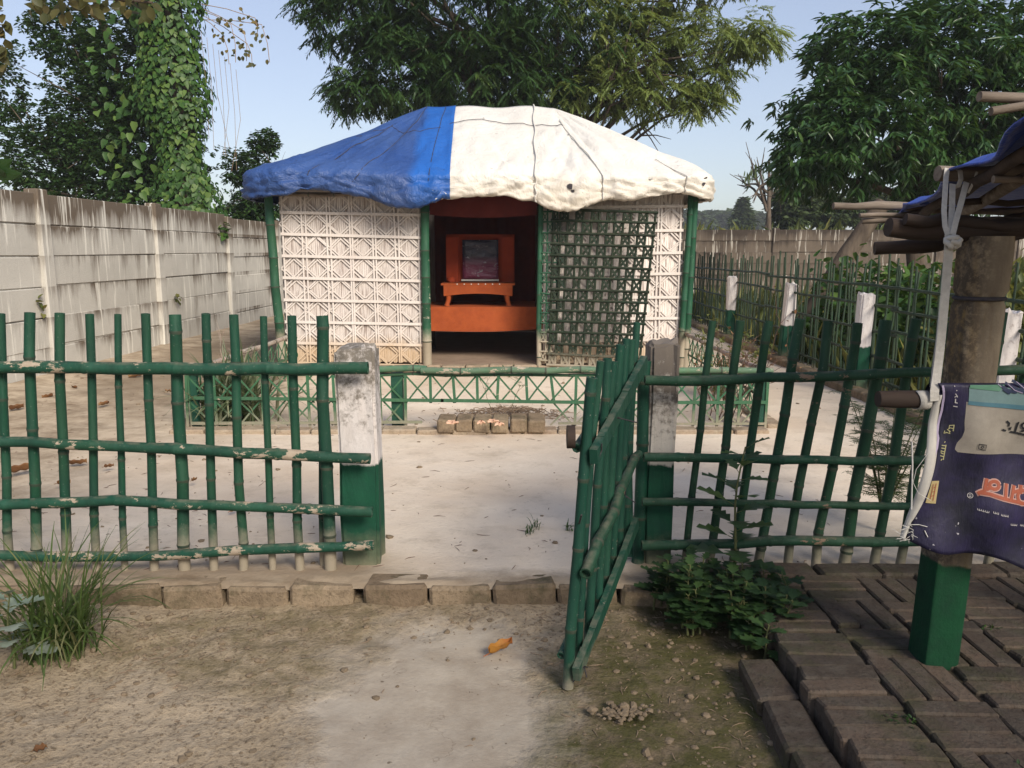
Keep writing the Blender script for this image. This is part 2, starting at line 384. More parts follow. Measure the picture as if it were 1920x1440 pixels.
def m_concrete(name, light, dark, white=0.5, z0=0.0, z1=2.0, topdark=1.0, rh=0.31, zb=0.07):
    s = NT(name); p = s.pos(); xyz = s.sep(p); st = s.mapv(p, (1, 1, 0.09)); r = s.rand()
    a = s.noise(p, 1.7, 6, 0.65); v = s.noise(st, 6, 6, 0.7); w = s.noise(s.mapv(p, (1, 1, 0.055)), 17, 4, 0.6, 0.25); f = s.noise(p, 70, 3, 0.6); big = s.noise(p, 0.55, 3, 0.6)
    col = s.mix(s.ramp(a, 0.3, 0.7), tuple(c*0.80 for c in light), light)
    col = s.mix(s.math('MULTIPLY', r, 0.25), col, tuple(c*0.6 for c in light))
    row = s.math('FRACT', s.math('DIVIDE', s.math('SUBTRACT', xyz[2], zb), rh))     # 0 at a joint, 1 under the next
    hgt = s.ramp(xyz[2], z0, z1)
    dk = s.math('ADD', s.math('MULTIPLY', v, 0.8), s.math('MULTIPLY', s.math('POWER', hgt, 5.0), 0.40*topdark))
    rowd = s.math('MULTIPLY', s.math('POWER', row, 2.2), s.ramp(s.noise(p, 1.1, 4, 0.6), 0.36, 0.66, 0.02, 0.27))
    dk = s.math('ADD', dk, s.math('ADD', rowd, s.ramp(xyz[1], 8.5, 13.0, 0.0, 0.06)))
    dk = s.math('ADD', dk, s.math('MULTIPLY', s.math('SUBTRACT', big, 0.5), 0.55))
    col = s.mix(s.ramp(dk, 0.51, 0.74, 0, 0.94), col, dark)
    col = s.mix(s.math('MULTIPLY', s.ramp(w, 0.575, 0.63), white*1.3), col, (0.66, 0.63, 0.56))
    col = s.mix(s.ramp(f, 0.6, 0.8, 0, 0.3), col, dark)
    return s.done(col, 0.92, s.bump(s.math('ADD', f, s.math('MULTIPLY', a, 2.0)), 0.35, 0.01), 0.15)
M['wall'] = m_concrete('stained_precast_concrete', (0.53, 0.50, 0.445), (0.105, 0.078, 0.055), 0.6, 0.2, 2.0, 1.35)
M['wall_far'] = m_concrete('brown_stained_concrete', (0.125, 0.100, 0.078), (0.040, 0.031, 0.025), 0.3, 0.2, 2.1, 1.0, 0.32, 0.0)

def m_gatepost(name, z_green, mossy, upper=(0.60, 0.55, 0.52), grime=(0.14, 0.12, 0.095)):
    s = NT(name); p = s.pos(); xyz = s.sep(p)
    a = s.noise(p, 26, 7, 0.78); b = s.noise(s.mapv(p, (1, 1, 0.3)), 22, 4, 0.65)
    col = s.mix(s.ramp(b, 0.45, 0.7, 0, 0.6), upper, (0.42, 0.37, 0.34))
    hz = s.math('ADD', a, s.math('MULTIPLY', s.ramp(xyz[2], z_green, z_green+0.55), mossy))
    col = s.mix(s.ramp(hz, 0.62, 0.80, 0, 0.92), col, grime)
    zz = s.math('ADD', xyz[2], s.math('MULTIPLY', s.math('SUBTRACT', s.noise(p, 18, 3, 0.6), 0.5), 0.05))
    gcol = s.mix(s.ramp(s.noise(p, 9, 5, 0.7), 0.35, 0.75), (0.008, 0.070, 0.036), (0.007, 0.040, 0.026))
    zd = s.math('ADD', xyz[2], s.math('MULTIPLY', s.noise(p, 12, 4, 0.7), 0.16))
    gcol = s.mix(s.ramp(zd, 0.30, 0.12, 0, 0.8), gcol, (0.22, 0.20, 0.13))
    col = s.mix(s.ramp(zz, z_green+0.006, z_green-0.006), col, gcol)
    return s.done(col, 0.8, s.bump(s.math('ADD', a, b), 0.45, 0.008), 0.25)
M['gatepost'] = m_gatepost('gatepost_white_over_green', 0.505, 0.35)
M['gatepost2'] = m_gatepost('gatepost_grimy', 0.50, 0.48, (0.56, 0.51, 0.45), (0.12, 0.098, 0.08))
M['fencepost'] = m_gatepost('fencepost_white_over_green', 0.50, 0.12, (0.68, 0.63, 0.60), (0.25, 0.19, 0.16))

def m_pillar():
    s = NT('pillar_stained_concrete'); p = s.pos(); xyz = s.sep(p)
    a = s.noise(s.mapv(p, (1, 1, 0.22)), 14, 6, 0.65); b = s.noise(p, 30, 5, 0.75); c = s.noise(s.mapv(p, (1, 1, 0.12)), 9, 4, 0.6)
    col = s.mix(s.ramp(a, 0.35, 0.65), (0.30, 0.24, 0.165), (0.17, 0.13, 0.09))
    col = s.mix(s.ramp(c, 0.50, 0.66, 0, 0.8), col, (0.19, 0.115, 0.030))
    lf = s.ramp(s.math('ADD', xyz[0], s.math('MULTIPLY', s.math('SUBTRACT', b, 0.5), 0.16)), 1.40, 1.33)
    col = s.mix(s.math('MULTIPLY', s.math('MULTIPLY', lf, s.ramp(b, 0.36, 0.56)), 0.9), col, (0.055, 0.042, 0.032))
    zz = s.math('ADD', xyz[2], s.math('MULTIPLY', s.math('SUBTRACT', s.noise(p, 22, 3, 0.6), 0.5), 0.03))
    zz = s.math('ADD', zz, s.math('MULTIPLY', xyz[0], 0.18))
    g = s.mix(s.ramp(s.noise(p, 10, 4, 0.6), 0.4, 0.7), (0.006, 0.050, 0.020), (0.006, 0.032, 0.016))
    col = s.mix(s.ramp(zz, 0.675, 0.667), col, g)
    return s.done(col, 0.85, s.bump(s.math('ADD', a, b), 0.5, 0.01), 0.2)
M['pillar'] = m_pillar()

def m_brick(name, c0, c1, dirt, dirt_amt, moss=0.3):
    s = NT(name); p = s.pos(); r = s.rand(); n = s.n.new('ShaderNodeNewGeometry'); nz = s.sep(n.outputs['Normal'])[2]
    a = s.noise(p, 16, 5, 0.65); b = s.noise(p, 75, 4, 0.7)
    col = s.mix(r, c0, c1)
    col = s.mix(s.ramp(a, 0.42, 0.72, 0, dirt_amt), col, dirt)
    col = s.mix(s.ramp(s.noise(p, 5.5, 5, 0.7), 0.50, 0.72, 0, moss), col, (0.050, 0.052, 0.024))
    col = s.mix(s.ramp(b, 0.56, 0.72, 0, 0.7), col, tuple(c*0.35 for c in c0))
    col = s.mix(s.ramp(s.noise(p, 38, 5, 0.75), 0.52, 0.66, 0, 0.5), col, tuple(c*0.5 for c in c0))
    return s.done(col, 0.92, s.bump(s.math('ADD', a, s.math('MULTIPLY', b, 1.5)), 0.6, 0.008), 0.15)
M['brick'] = m_brick('dark_paving_brick', (0.058, 0.046, 0.037), (0.130, 0.092, 0.067), (0.115, 0.100, 0.080), 0.60, 0.85)
M['kerb_brick'] = m_brick('dusty_kerb_brick', (0.20, 0.145, 0.095), (0.31, 0.235, 0.155), (0.14, 0.10, 0.065), 0.75, 0.9)
M['edge_brick'] = m_brick('pale_edge_brick', (0.36, 0.28, 0.20), (0.28, 0.20, 0.14), (0.42, 0.35, 0.26), 0.8, 0.5)
M['joint'] = m_brick('damp_joint_soil', (0.055, 0.042, 0.030), (0.05, 0.04, 0.03), (0.035, 0.028, 0.020), 0.5, 0.5)

def m_plain(name, c0, c1, scale=12, rough=0.8, bump=0.3, spec=0.3, stretch=(1, 1, 1), transl=0.0, dist=0.006):
    s = NT(name); p = s.pos(); a = s.noise(s.mapv(p, stretch), scale, 5, 0.65)
    col = s.mix(s.ramp(a, 0.32, 0.7), c0, c1)
    return s.done(col, rough, s.bump(a, bump, dist), spec, transl)
M['wood'] = m_plain('grey_weathered_wood', (0.23, 0.185, 0.145), (0.055, 0.040, 0.031), 30, 0.85, 0.5, 0.2, (0.12, 1, 1))
M['wood_dark'] = m_plain('dark_wood', (0.060, 0.040, 0.030), (0.028, 0.020, 0.016), 22, 0.8, 0.5, 0.2, (0.12, 1, 1))
M['bark'] = m_plain('bark', (0.13, 0.10, 0.075), (0.055, 0.042, 0.032), 9, 0.9, 0.7, 0.15, (1, 1, 0.3), 0, 0.03)
M['stem'] = m_plain('green_stem', (0.12, 0.14, 0.05), (0.08, 0.07, 0.03), 30, 0.7)
M['dry_stem'] = m_plain('dry_stem', (0.15, 0.085, 0.055), (0.10, 0.06, 0.045), 30, 0.8)
M['twig'] = m_plain('dry_twigs', (0.34, 0.24, 0.16), (0.17, 0.12, 0.08), 40, 0.9)
M['clod'] = m_plain('dry_clods', (0.23, 0.172, 0.112), (0.15, 0.11, 0.07), 18, 0.95, 0.6)
M['strap'] = m_plain('white_woven_strap', (0.52, 0.49, 0.44), (0.40, 0.37, 0.33), 60, 0.8, 0.5)
M['rope_dark'] = m_plain('dark_string', (0.03, 0.028, 0.035), (0.06, 0.05, 0.05), 60, 0.9)
M['rope_white'] = m_plain('white_cord', (0.62, 0.60, 0.56), (0.45, 0.42, 0.38), 60, 0.9)
M['orange'] = m_plain('orange_cloth', (0.33, 0.072, 0.019), (0.24, 0.048, 0.014), 9, 0.85, 0.7, 0.2)
M['maroon'] = m_plain('maroon_cloth', (0.115, 0.020, 0.014), (0.08, 0.013, 0.011), 5, 0.9, 0.3, 0.15)
M['redcloth'] = m_plain('red_orange_cloth', (0.36, 0.055, 0.020), (0.26, 0.038, 0.016), 6, 0.9, 0.3, 0.15)
M['grey_sheet'] = m_plain('grey_curtain', (0.22, 0.19, 0.17), (0.15, 0.12, 0.11), 6, 0.9, 0.3, 0.15)
M['floor'] = m_plain('hut_mud_floor', (0.30, 0.22, 0.16), (0.22, 0.16, 0.115), 6, 0.9, 0.3, 0.2)

def m_tarp(name, c0, c1, dirt, rough=0.45, spec=0.4, crumple=0.5, light=None):
    s = NT(name); p = s.pos()
    a = s.noise(p, 1.6, 4, 0.55); n1 = s.noise(p, 3.2, 5, 0.62, 1.2); n2 = s.noise(s.mapv(p, (1.0, 1, 0.45)), 6.5, 4, 0.6, 0.8); f = s.noise(p, 30, 4, 0.65)
    rid = lambda n: s.math('POWER', s.math('SUBTRACT', 1.0, s.math('ABSOLUTE', s.math('MULTIPLY', s.math('SUBTRACT', n, 0.5), 5.0))), 3.0)
    w = s.math('ADD', s.math('MULTIPLY', rid(n1), 0.7), s.math('ADD', s.math('MULTIPLY', rid(n2), 0.45), n1))
    col = s.mix(s.ramp(a, 0.35, 0.68), c0, c1)
    if light is not None:  # sunlit strip beside the white sheet is put into the colour
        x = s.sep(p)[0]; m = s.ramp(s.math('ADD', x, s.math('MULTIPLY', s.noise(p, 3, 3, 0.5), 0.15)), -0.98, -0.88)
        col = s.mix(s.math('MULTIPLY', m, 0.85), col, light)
    col = s.mix(s.ramp(s.noise(p, 3.4, 6, 0.7), 0.60, 0.80, 0, 0.45), col, dirt)
    zl = s.math('ADD', s.sep(p)[2], s.math('MULTIPLY', s.math('SUBTRACT', s.noise(p, 4, 5, 0.7), 0.5), 0.35))
    col = s.mix(s.ramp(zl, 2.10, 1.86, 0, 0.6), col, dirt)
    sp = s.math('MULTIPLY', s.ramp(s.noise(p, 17, 2, 0.4), 0.745, 0.76), 0.6)
    col = s.mix(sp, col, tuple(c*0.4 for c in dirt))
    return s.done(col, rough, s.bump(s.math('ADD', w, s.math('MULTIPLY', f, 0.35)), crumple, 0.012), spec)
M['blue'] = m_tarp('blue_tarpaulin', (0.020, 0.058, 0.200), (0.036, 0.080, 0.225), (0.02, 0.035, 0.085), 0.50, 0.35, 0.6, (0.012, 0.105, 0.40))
M['blue2'] = m_tarp('bright_blue_tarpaulin', (0.010, 0.060, 0.50), (0.015, 0.095, 0.60), (0.02, 0.04, 0.16), 0.45, 0.4, 0.5)
M['white'] = m_tarp('white_tarpaulin', (0.60, 0.565, 0.51), (0.65, 0.62, 0.57), (0.48, 0.41, 0.32), 0.6, 0.3, 0.5)

def m_leaf(name, dark, mid, light, rough=0.45, spec=0.4, transl=0.25):
    s = NT(name); t = s.attr('tint')
    col = s.mix(s.ramp(t, 0.0, 0.55), dark, mid); col = s.mix(s.ramp(t, 0.6, 1.0), col, light)
    return s.done(col, rough, None, spec, transl, s.mix(0.5, col, (light[0]*1.6, light[1]*1.6, light[2]*0.8)))
M['lf_dark'] = m_leaf('leaf_dark', (0.016, 0.040, 0.014), (0.034, 0.076, 0.020), (0.095, 0.150, 0.036))
M['lf_mango'] = m_leaf('leaf_mango', (0.018, 0.050, 0.016), (0.036, 0.088, 0.022), (0.110, 0.185, 0.048), 0.36, 0.5, 0.18)
M['lf_neem'] = m_leaf('leaf_neem', (0.080, 0.125, 0.034), (0.155, 0.205, 0.060), (0.30, 0.33, 0.12), 0.45, 0.35, 0.35)
M['lf_vine'] = m_leaf('leaf_vine', (0.022, 0.058, 0.012), (0.045, 0.105, 0.020), (0.105, 0.165, 0.035), 0.5, 0.3, 0.25)
M['lf_shrub'] = m_leaf('leaf_shrub', (0.022, 0.050, 0.016), (0.040, 0.085, 0.024), (0.090, 0.150, 0.040), 0.5, 0.35, 0.3)
M['lf_bed'] = m_leaf('shaded_leaf_bedding', (0.014, 0.034, 0.012), (0.026, 0.058, 0.018), (0.060, 0.110, 0.030), 0.55, 0.3, 0.22)  # shrub leaf darkened: shade over the bedding plants is put into its colour
M['lf_yellow'] = m_leaf('leaf_yellow_green', (0.060, 0.085, 0.022), (0.110, 0.130, 0.035), (0.22, 0.20, 0.06), 0.5, 0.3, 0.35)
M['lf_brown'] = m_leaf('leaf_brownish', (0.045, 0.055, 0.018), (0.085, 0.080, 0.025), (0.16, 0.115, 0.032), 0.5, 0.3, 0.35)
M['lf_grass'] = m_leaf('leaf_grass', (0.040, 0.070, 0.020), (0.075, 0.125, 0.030), (0.20, 0.20, 0.09), 0.5, 0.3, 0.3)
M['lf_spider'] = m_leaf('leaf_spider', (0.040, 0.065, 0.030), (0.085, 0.115, 0.055), (0.25, 0.26, 0.16), 0.45, 0.35, 0.3)
M['lf_silver'] = m_leaf('leaf_silver', (0.13, 0.17, 0.13), (0.19, 0.24, 0.18), (0.30, 0.34, 0.28), 0.6, 0.3, 0.15)
M['lf_dry'] = m_leaf('leaf_dry', (0.10, 0.045, 0.022), (0.17, 0.080, 0.034), (0.28, 0.17, 0.08), 0.7, 0.2, 0.15)
M['lf_orange'] = m_leaf('leaf_orange', (0.36, 0.17, 0.03), (0.42, 0.19, 0.035), (0.42, 0.10, 0.03), 0.6, 0.3, 0.2)
M['lf_far'] = m_leaf('leaf_far', (0.035, 0.055, 0.022), (0.055, 0.080, 0.030), (0.085, 0.110, 0.040), 0.7, 0.2, 0.2)
M['petal'] = m_leaf('petal_peach', (0.80, 0.52, 0.38), (0.85, 0.60, 0.46), (0.86, 0.66, 0.52), 0.6, 0.2, 0.3)
M['petal_c'] = m_plain('flower_eye', (0.25, 0.05, 0.03), (0.15, 0.03, 0.02), 40)
# ------------------------------------------------------------------ ground, yard, kerb, brick path
YZ = 0.07
def spaced(lo, hi, step, far_lo, far_hi, g=1.35):
    a = list(np.arange(lo, hi+1e-6, step))
    d = step; x = lo
    while x > far_lo: d *= g; x -= d; a.insert(0, x)
    d = step; x = hi
    while x < far_hi: d *= g; x += d; a.append(x)
    return np.array(a)
def sheet(name, xs, ys, zfn, mat, kind='structure'):
    X, Y = np.meshgrid(xs, ys); Z = zfn(X, Y); nx, ny = len(xs), len(ys)
    V = np.stack([X, Y, Z], -1).reshape(-1, 3)
    i, j = np.meshgrid(np.arange(nx-1), np.arange(ny-1)); a = (j*nx+i).ravel()
    lp = np.stack([a, a+1, a+nx+1, a+nx], 1).ravel(); st = np.arange(len(a))*4
    me = mesh_arrays(name, V, lp, st, mat); me.polygons.foreach_set('use_smooth', np.ones(len(a), bool))
    return tag(link(name, me), kind=kind)
def gz(X, Y):
    near = np.clip((3.0-np.abs(X))/1.0, 0, 1)*np.clip((3.3-Y)/0.3, 0, 1)*np.clip((Y-0.3)/0.3, 0, 1)
    pale = np.exp(-(((X+0.16)/0.45)**2+((Y-2.15)/0.6)**2)**2)
    rough = (fbm(X*7, Y*7, 4, 3)-0.5)*0.030 + (fbm(X*24, Y*24, 2, 5)-0.5)*0.018
    return near*(rough*(1-0.8*pale) + (fbm(X*1.6, Y*1.6, 2, 9)-0.5)*0.03) - 0.35*np.clip((np.hypot(X, Y-8)-40)/60, 0, 1)
sheet('ground', spaced(-2.6, 2.2, 0.022, -900, 900), spaced(0.7, 3.02, 0.022, -60, 1500), gz, M['ground'])
def yz(X, Y):
    amp = np.clip((Y-3.1)/0.2, 0, 1)
    slope = 0.05*np.clip((-3.0-X)/1.5, 0, 1)*np.clip((Y-4)/3, 0, 1)
    edge = np.clip((3.16-Y)/0.1, 0, 1)*np.clip((0.75-X)/0.1, 0, 1)
    e2 = edge*((fbm(X*9, Y*16, 3, 31)-0.5)*0.030+0.003-0.016*np.clip((3.01-Y)/0.03, 0, 1))
    e2 = e2 - 0.045*np.clip((X-0.62)/0.15, 0, 1)*np.clip((3.13-Y)/0.05, 0, 1)
    return YZ + e2 + amp*((fbm(X*1.3, Y*1.3, 3, 21)-0.5)*0.035 + (fbm(X*8, Y*8, 3, 22)-0.5)*0.010) + slope
ys_ = np.concatenate([np.arange(2.982, 3.2, 0.012), np.arange(3.2, 6.6, 0.035), np.arange(6.6, 12, 0.12), np.arange(12, 23.1, 0.6)])
sheet('yard', np.arange(-4.75, 3.46, 0.045), ys_, yz, M['yard'])

# kerb of bricks along the front edge of the yard
kerb = thing('kerb', (0, 3.03, 0), kind='structure')
kb = [bevel_box('kerb_brick', (0.246, 0.13, 0.105), 0.013, 0.0042, i, M['kerb_brick']) for i in range(6)]
x = -3.4; i = 0
while x < 0.80:
    gap = 0.055 if abs(x+0.86) < 0.12 else 0.006
    o = link('brick', kb[i % 6], kerb)
    o.location = Vector((x+0.123, 3.030+rnd.gauss(0, 0.005), 0.016+rnd.gauss(0, 0.003))) - Vector(kerb.location)
    o.rotation_euler = (rnd.gauss(0, 0.015), rnd.gauss(0, 0.008), rnd.gauss(0, 0.018))
    x += 0.246+gap; i += 1

# brick paving on the right, basket-woven, one step above the ground
path = thing('brick_path', (1.6, 2.2, 0), kind='structure')
bed = MB(); bed.box((2.06, 1.85, 0.066), (2.33, 2.30, 0.042)); bed.build('mortar_bed', M['joint'], path)
pb = [bevel_box('paving_brick', (0.233, 0.0735, 0.10), 0.006, 0.0032, 20+i, M['brick']) for i in range(8)]
eb_ = [bevel_box('edge_brick', (0.238, 0.120, 0.07), 0.010, 0.004, 30+i, M['brick']) for i in range(3)]
def pave(x, y, z, rot, tilt=0.012, flat=False):
    o = link('brick', eb_[rnd.randrange(3)] if flat else pb[rnd.randrange(8)], path)
    o.location = Vector((x, y, z-(0.035 if flat else 0.05)+rnd.gauss(0, 0.0032))) - Vector(path.location)
    o.rotation_euler = (rnd.gauss(0, tilt), rnd.gauss(0, tilt), rot+rnd.gauss(0, 0.020)); sh_ = rnd.gauss(0, 0.006)
    o.location += Vector((math.cos(rot), math.sin(rot), 0))*sh_
PIL = (1.332, 2.36)
cell = 0.238
for cx in range(5):
    for cy in range(11):
        x0 = 0.88+cx*cell; y0 = 0.49+cy*0.2265+0.03*(cx % 2)
        xc = x0+cell/2; yc = y0+0.113
        if yc > 3.0: continue
        lengthwise = cx > 0 and ((cx+cy) % 2 == 0) and (cx*7+cy*3) % 3 != 0
        for k in (0, 1, 2):
            if lengthwise: px, py, ro = x0+0.039+k*0.0765, yc, math.pi/2
            else: px, py, ro = xc, y0+0.0378+k*0.0755, 0
            if abs(px-PIL[0]-0.02) < 0.085 and abs(py-PIL[1]+0.055) < 0.075: continue
            pave(px, py, 0.104, ro)
for k, y in enumerate((3.075,)):
    for c in range(6): pave(0.86+c*0.245, y-0.012, 0.106, 0, 0.012, True)
for k in range(7): pave(0.800, 2.32-0.246*k, 0.058, math.pi/2, 0.02, True)

# ------------------------------------------------------------------ concrete walls
def precast_wall(name, a, b, height, rows, bay, label, mat, steps=()):
    a = Vector(a); b = Vector(b); L = (b-a).length; d = (b-a)/L; ang = math.atan2(d.y, d.x)
    root = thing(name, a, label, 'wall')
    n = max(1, round(L/bay)); bw = L/n; rh = height/rows
    pm = bevel_box('wall_panel', (bw-0.15, 0.05, rh-0.010), 0.006, 0.002, 3, mat); pc = bevel_box('wall_core', (bw-0.15, 0.018, height-0.02), 0.002, 0.0, 5, mat)
    po = bevel_box('wall_post', (0.17, 0.15, height+0.10), 0.012, 0.003, 4, mat)
    for i in range(n+1):
        p = a + d*(i*bw); dz = sum(s for k, s in steps if i >= k)
        o = link('post', po, root); o.location = p + Vector((0, 0, (height+0.10)/2-0.06+dz+rnd.gauss(0, 0.008))) - a
        o.rotation_euler = (rnd.gauss(0, 0.006), rnd.gauss(0, 0.006), ang+rnd.gauss(0, 0.02))
        if i == n: break
        m = a + d*((i+0.5)*bw)
        o = link('panel_core', pc, root); o.location = m + Vector((0, 0, height/2+dz)) - a; o.rotation_euler = (0, 0, ang)
        for r in range(rows):
            o = link('panel', pm, root)
            o.location = m + Vector((0, 0, rh*(r+0.5)+dz+rnd.gauss(0, 0.003))) - a + Vector((-d.y, d.x, 0))*rnd.gauss(0, 0.008)
            o.rotation_euler = (rnd.gauss(0, 0.006), rnd.gauss(0, 0.003), ang)
    return root
precast_wall('concrete_wall', (-4.92, 3.3, 0.07), (-4.32, 23.0, 0.07), 1.86, 6, 2.42,
             'long stained grey concrete panel wall along the left side of the yard', M['wall'], ((4, -0.06),))
precast_wall('concrete_wall', (-4.2, 23.4, 0.0), (17.0, 23.4, 0.0), 1.92, 6, 2.40,
             'brown stained concrete wall across the back behind the hut and the bushes', M['wall_far'])
# ------------------------------------------------------------------ the bamboo hut
HY = 8.5; HX0, HX1 = -2.44, 1.80; HB = 11.9; HZ = 0.157; HT = 1.95
hut = thing('bamboo_hut', (-0.3, HY, YZ), 'square bamboo hut with whitewashed lattice walls under a blue and white tarpaulin roof', 'hut')
# plinth and floor
m = MB(); m.box(((HX0+HX1)/2, (HY+HB)/2+0.04, 0.105), (HX1-HX0+0.16, HB-HY+0.06, 0.095)); m.build('floor', M['floor'], hut)
sb = [bevel_box('sill_brick', (0.246, 0.12, 0.075), 0.009, 0.003, 40+i, M['edge_brick']) for i in range(3)]
for i in range(17):
    o = link('brick', sb[i % 3], hut); o.location = Vector((HX0+0.02+0.256*i, HY-0.03, 0.118+rnd.gauss(0, 0.004))) - Vector(hut.location)
    o.rotation_euler = (0, rnd.gauss(0, 0.01), rnd.gauss(0, 0.02))

def corner_post(x, y, r, lean=0.0, top=HT+0.05, n=2, seed=0):
    m = MB(); rr = random.Random(seed)
    for k in range(n):
        ox = (k-(n-1)/2)*r*1.5
        bamboo(m, (x+ox, y+rr.gauss(0, 0.01), 0.09), (x+ox+lean, y, top), r*1.06, r*0.94, 10, 0.33, 0.003, seed+k)
    m.build('corner_post', M['hut_post'], hut)
corner_post(HX0-0.01, HY-0.05, 0.047, -0.07, n=1, seed=1)
corner_post(-0.905, HY-0.05, 0.048, 0.0, n=1, seed=2)
corner_post(0.285, HY-0.05, 0.026, 0.01, n=1, seed=3)
corner_post(HX1+0.02, HY-0.05, 0.034, 0.05, n=2, seed=4)
corner_post(HX0, HB, 0.045, n=1, seed=5); corner_post(HX1, HB, 0.045, n=1, seed=6)

# one wall panel: split-bamboo mat behind, doubled laths crossing it and diamonds in every cell
def wall_panel(x0, x1, z0, z1, nx, nz, skip=lambda i, j: False, seed=0, skew=0.02, mt='mat', lt='lath'):
    rr = random.Random(seed)
    pan = MB(); xs = x0
    while xs < x1:                                   # the vertical splits of the mat
        w = rr.uniform(0.014, 0.024); w = min(w, x1-xs)
        pan.box((xs+w/2, HY+0.012+rr.uniform(0, 0.006), (z0+z1)/2), (w-0.0022, 0.007, z1-z0+rr.uniform(-0.03, 0.01)))
        xs += w
    pan.box(((x0+x1)/2, HY+0.026, (z0+z1)/2), (x1-x0, 0.004, z1-z0))
    p = pan.build('wall_panel', M[mt], hut); base = origin(p)
    cw = (x1-x0)/nx; ch = (z1-z0)/nz; sk = lambda x: -(x-x0)*skew
    jx = [[rr.gauss(0, 0.008) for _ in range(nz+1)] for _ in range(nx+1)]
    for j in range(nz+1):
        m = MB(); z = z0+ch*j+rr.gauss(0, 0.005); zl = z+rr.gauss(0, 0.006)
        m.bar((x0-0.01, HY-0.020, zl), (x1+0.01, HY-0.020, z+sk(x1)), 0.029, 0.010, (0, 0, 1)); m.build('horizontal_lath', M[lt], p)
    for i in range(nx+1):
        m = MB(); x = x0+cw*i
        for s in ((-1, 1) if 0 < i < nx else (1,) if i == 0 else (-1,)):
            xx = x + s*rr.uniform(0.012, 0.018)
            m.bar((xx+rr.gauss(0, 0.008), HY-0.010, z0), (xx+rr.gauss(0, 0.008), HY-0.010, z1), 0.017, 0.008, (1, 0, 0))
        m.build('vertical_lath', M[lt], p)
    rest = MB()
    for i in range(nx):
        for j in range(nz):
            cx = x0+cw*(i+0.5)+rr.gauss(0, 0.006); cz = z0+ch*(j+0.5)+sk(cx)*(j/nz)+rr.gauss(0, 0.005)
            for sx, sz in ((1, 1), (1, -1), (-1, -1), (-1, 1)):
                hidden = skip(i, j); m = rest if hidden else MB()
                for o in (-0.0135, 0.0135):           # a pair of splits side by side
                    ex = rr.gauss(0, 0.006); ax = cx+sx*(cw*0.49+o*1.2); az = cz+sz*ex
                    bx = cx+sx*ex; bz = cz+sz*(ch*0.49+o*1.2)
                    m.bar((ax, HY-0.0005-(sx*sz > 0)*0.003, az), (bx, HY-0.0005-(sx*sz > 0)*0.003, bz), 0.0135, 0.008, (1, 0, -sx*sz*-1))
                if not hidden: m.build('diagonal_lath', M[lt], p)
    if rest.v: tag(rest.build('diagonal_lath_row', M[lt], p), kind='stuff')
    return p
wall_panel(-2.40, -0.955, HZ+0.02, 1.97, 6, 8, seed=3)
wall_panel(0.33, 1.775, HZ+0.03, 2.02, 6, 8, skip=lambda i, j: i < 4 and j < 7, seed=4, skew=-0.01, mt='mat_sunlit', lt='lath_sunlit')
# plain sides and back
m = MB(); m.box((HX0+0.02, (HY+HB)/2, 1.04), (0.03, HB-HY-0.12, 1.76)); m.build('side_wall', M['mat'], hut)
m = MB(); m.box((HX1-0.02, (HY+HB)/2, 1.04), (0.03, HB-HY-0.12, 1.76)); m.build('side_wall', M['mat'], hut)
m = MB(); m.box(((HX0+HX1)/2, HB, 1.04), (HX1-HX0-0.1, 0.03, 1.76)); m.build('back_wall', M['mat'], hut)

# narrow fixed lattice beside the doorway, then the open lattice door lying in front of the right panel
def lattice(name, corners, nu, nv, y, w, braces, mat, wv=None, seed=0, y1=None, kb_=0.55):
    """corners: (x,z) bottom-left, bottom-right, top-right, top-left"""
    rr = random.Random(seed); (ax, az), (bx, bz), (cx, cz), (dx, dz) = corners
    y1 = y if y1 is None else y1
    f = lambda u, v: Vector(((ax*(1-u)+bx*u)*(1-v)+(dx*(1-u)+cx*u)*v, y+(y1-y)*u, (az*(1-u)+bz*u)*(1-v)+(dz*(1-u)+cz*u)*v))
    fr = MB(); wv = wv or w
    pz = None
    root = None
    for j in range(nv+1):
        v = min(1, max(0, j/nv+rr.gauss(0, 0.003))); a = f(-0.02, v); b = f(1.02, v); c = f(0.5, v)+Vector((0, 0, rr.gauss(0, 0.004)))
        m = MB(); m.tube([a, c, b], [w*0.55, w*0.5, w*0.5], 6)
        if root is None: root = m.build(name, mat, hut)
        else: m.build('cross_bar', mat, root)
    for i in range(nu+1):
        u = min(1, max(0, i/nu+rr.gauss(0, 0.004))); m = MB()
        o = Vector((0, 0.012, 0)); m.tube([f(u, -0.01)+o, f(u+rr.gauss(0, 0.004), 0.5)+o, f(u, 1.01)+o], wv*0.5, 6); m.build('upright', mat, root)
    if braces:
        for i in range(nu):
            for j in range(nv):
                if (i+j) % 2: continue
                m = MB(); u0, u1, v0, v1 = i/nu, (i+1)/nu, j/nv, (j+1)/nv
                o = Vector((0, 0.006, 0))
                m.bar(f(u0, v0)+o, f(u1, v1)+o, w*kb_, 0.005, (1, 0, -1)); m.bar(f(u1, v0)+o*0.6, f(u0, v1)+o*0.6, w*kb_, 0.005, (1, 0, 1))
                m.build('brace', mat, root)
    return root
lattice('side_lattice', [(0.30, 0.20), (0.465, 0.20), (0.475, 1.86), (0.315, 1.86)], 3, 16, HY-0.075, 0.017, True, M['hut_post'], seed=2)
lattice('lattice_door', [(0.385, 0.165), (1.305, 0.170), (1.435, 1.735), (0.425, 1.775)], 13, 14, HY-0.09, 0.028, True, M['door'], seed=5, y1=HY-0.36, kb_=0.85)

# maroon valance over the doorway
m = MB(); m.grid(lambda u, v: (-0.86+1.12*u, HY+0.05+0.02*math.sin(u*19), 2.0-0.27*v-0.03*math.sin(u*math.pi)), 24, 4); m.build('valance', M['maroon'], hut)

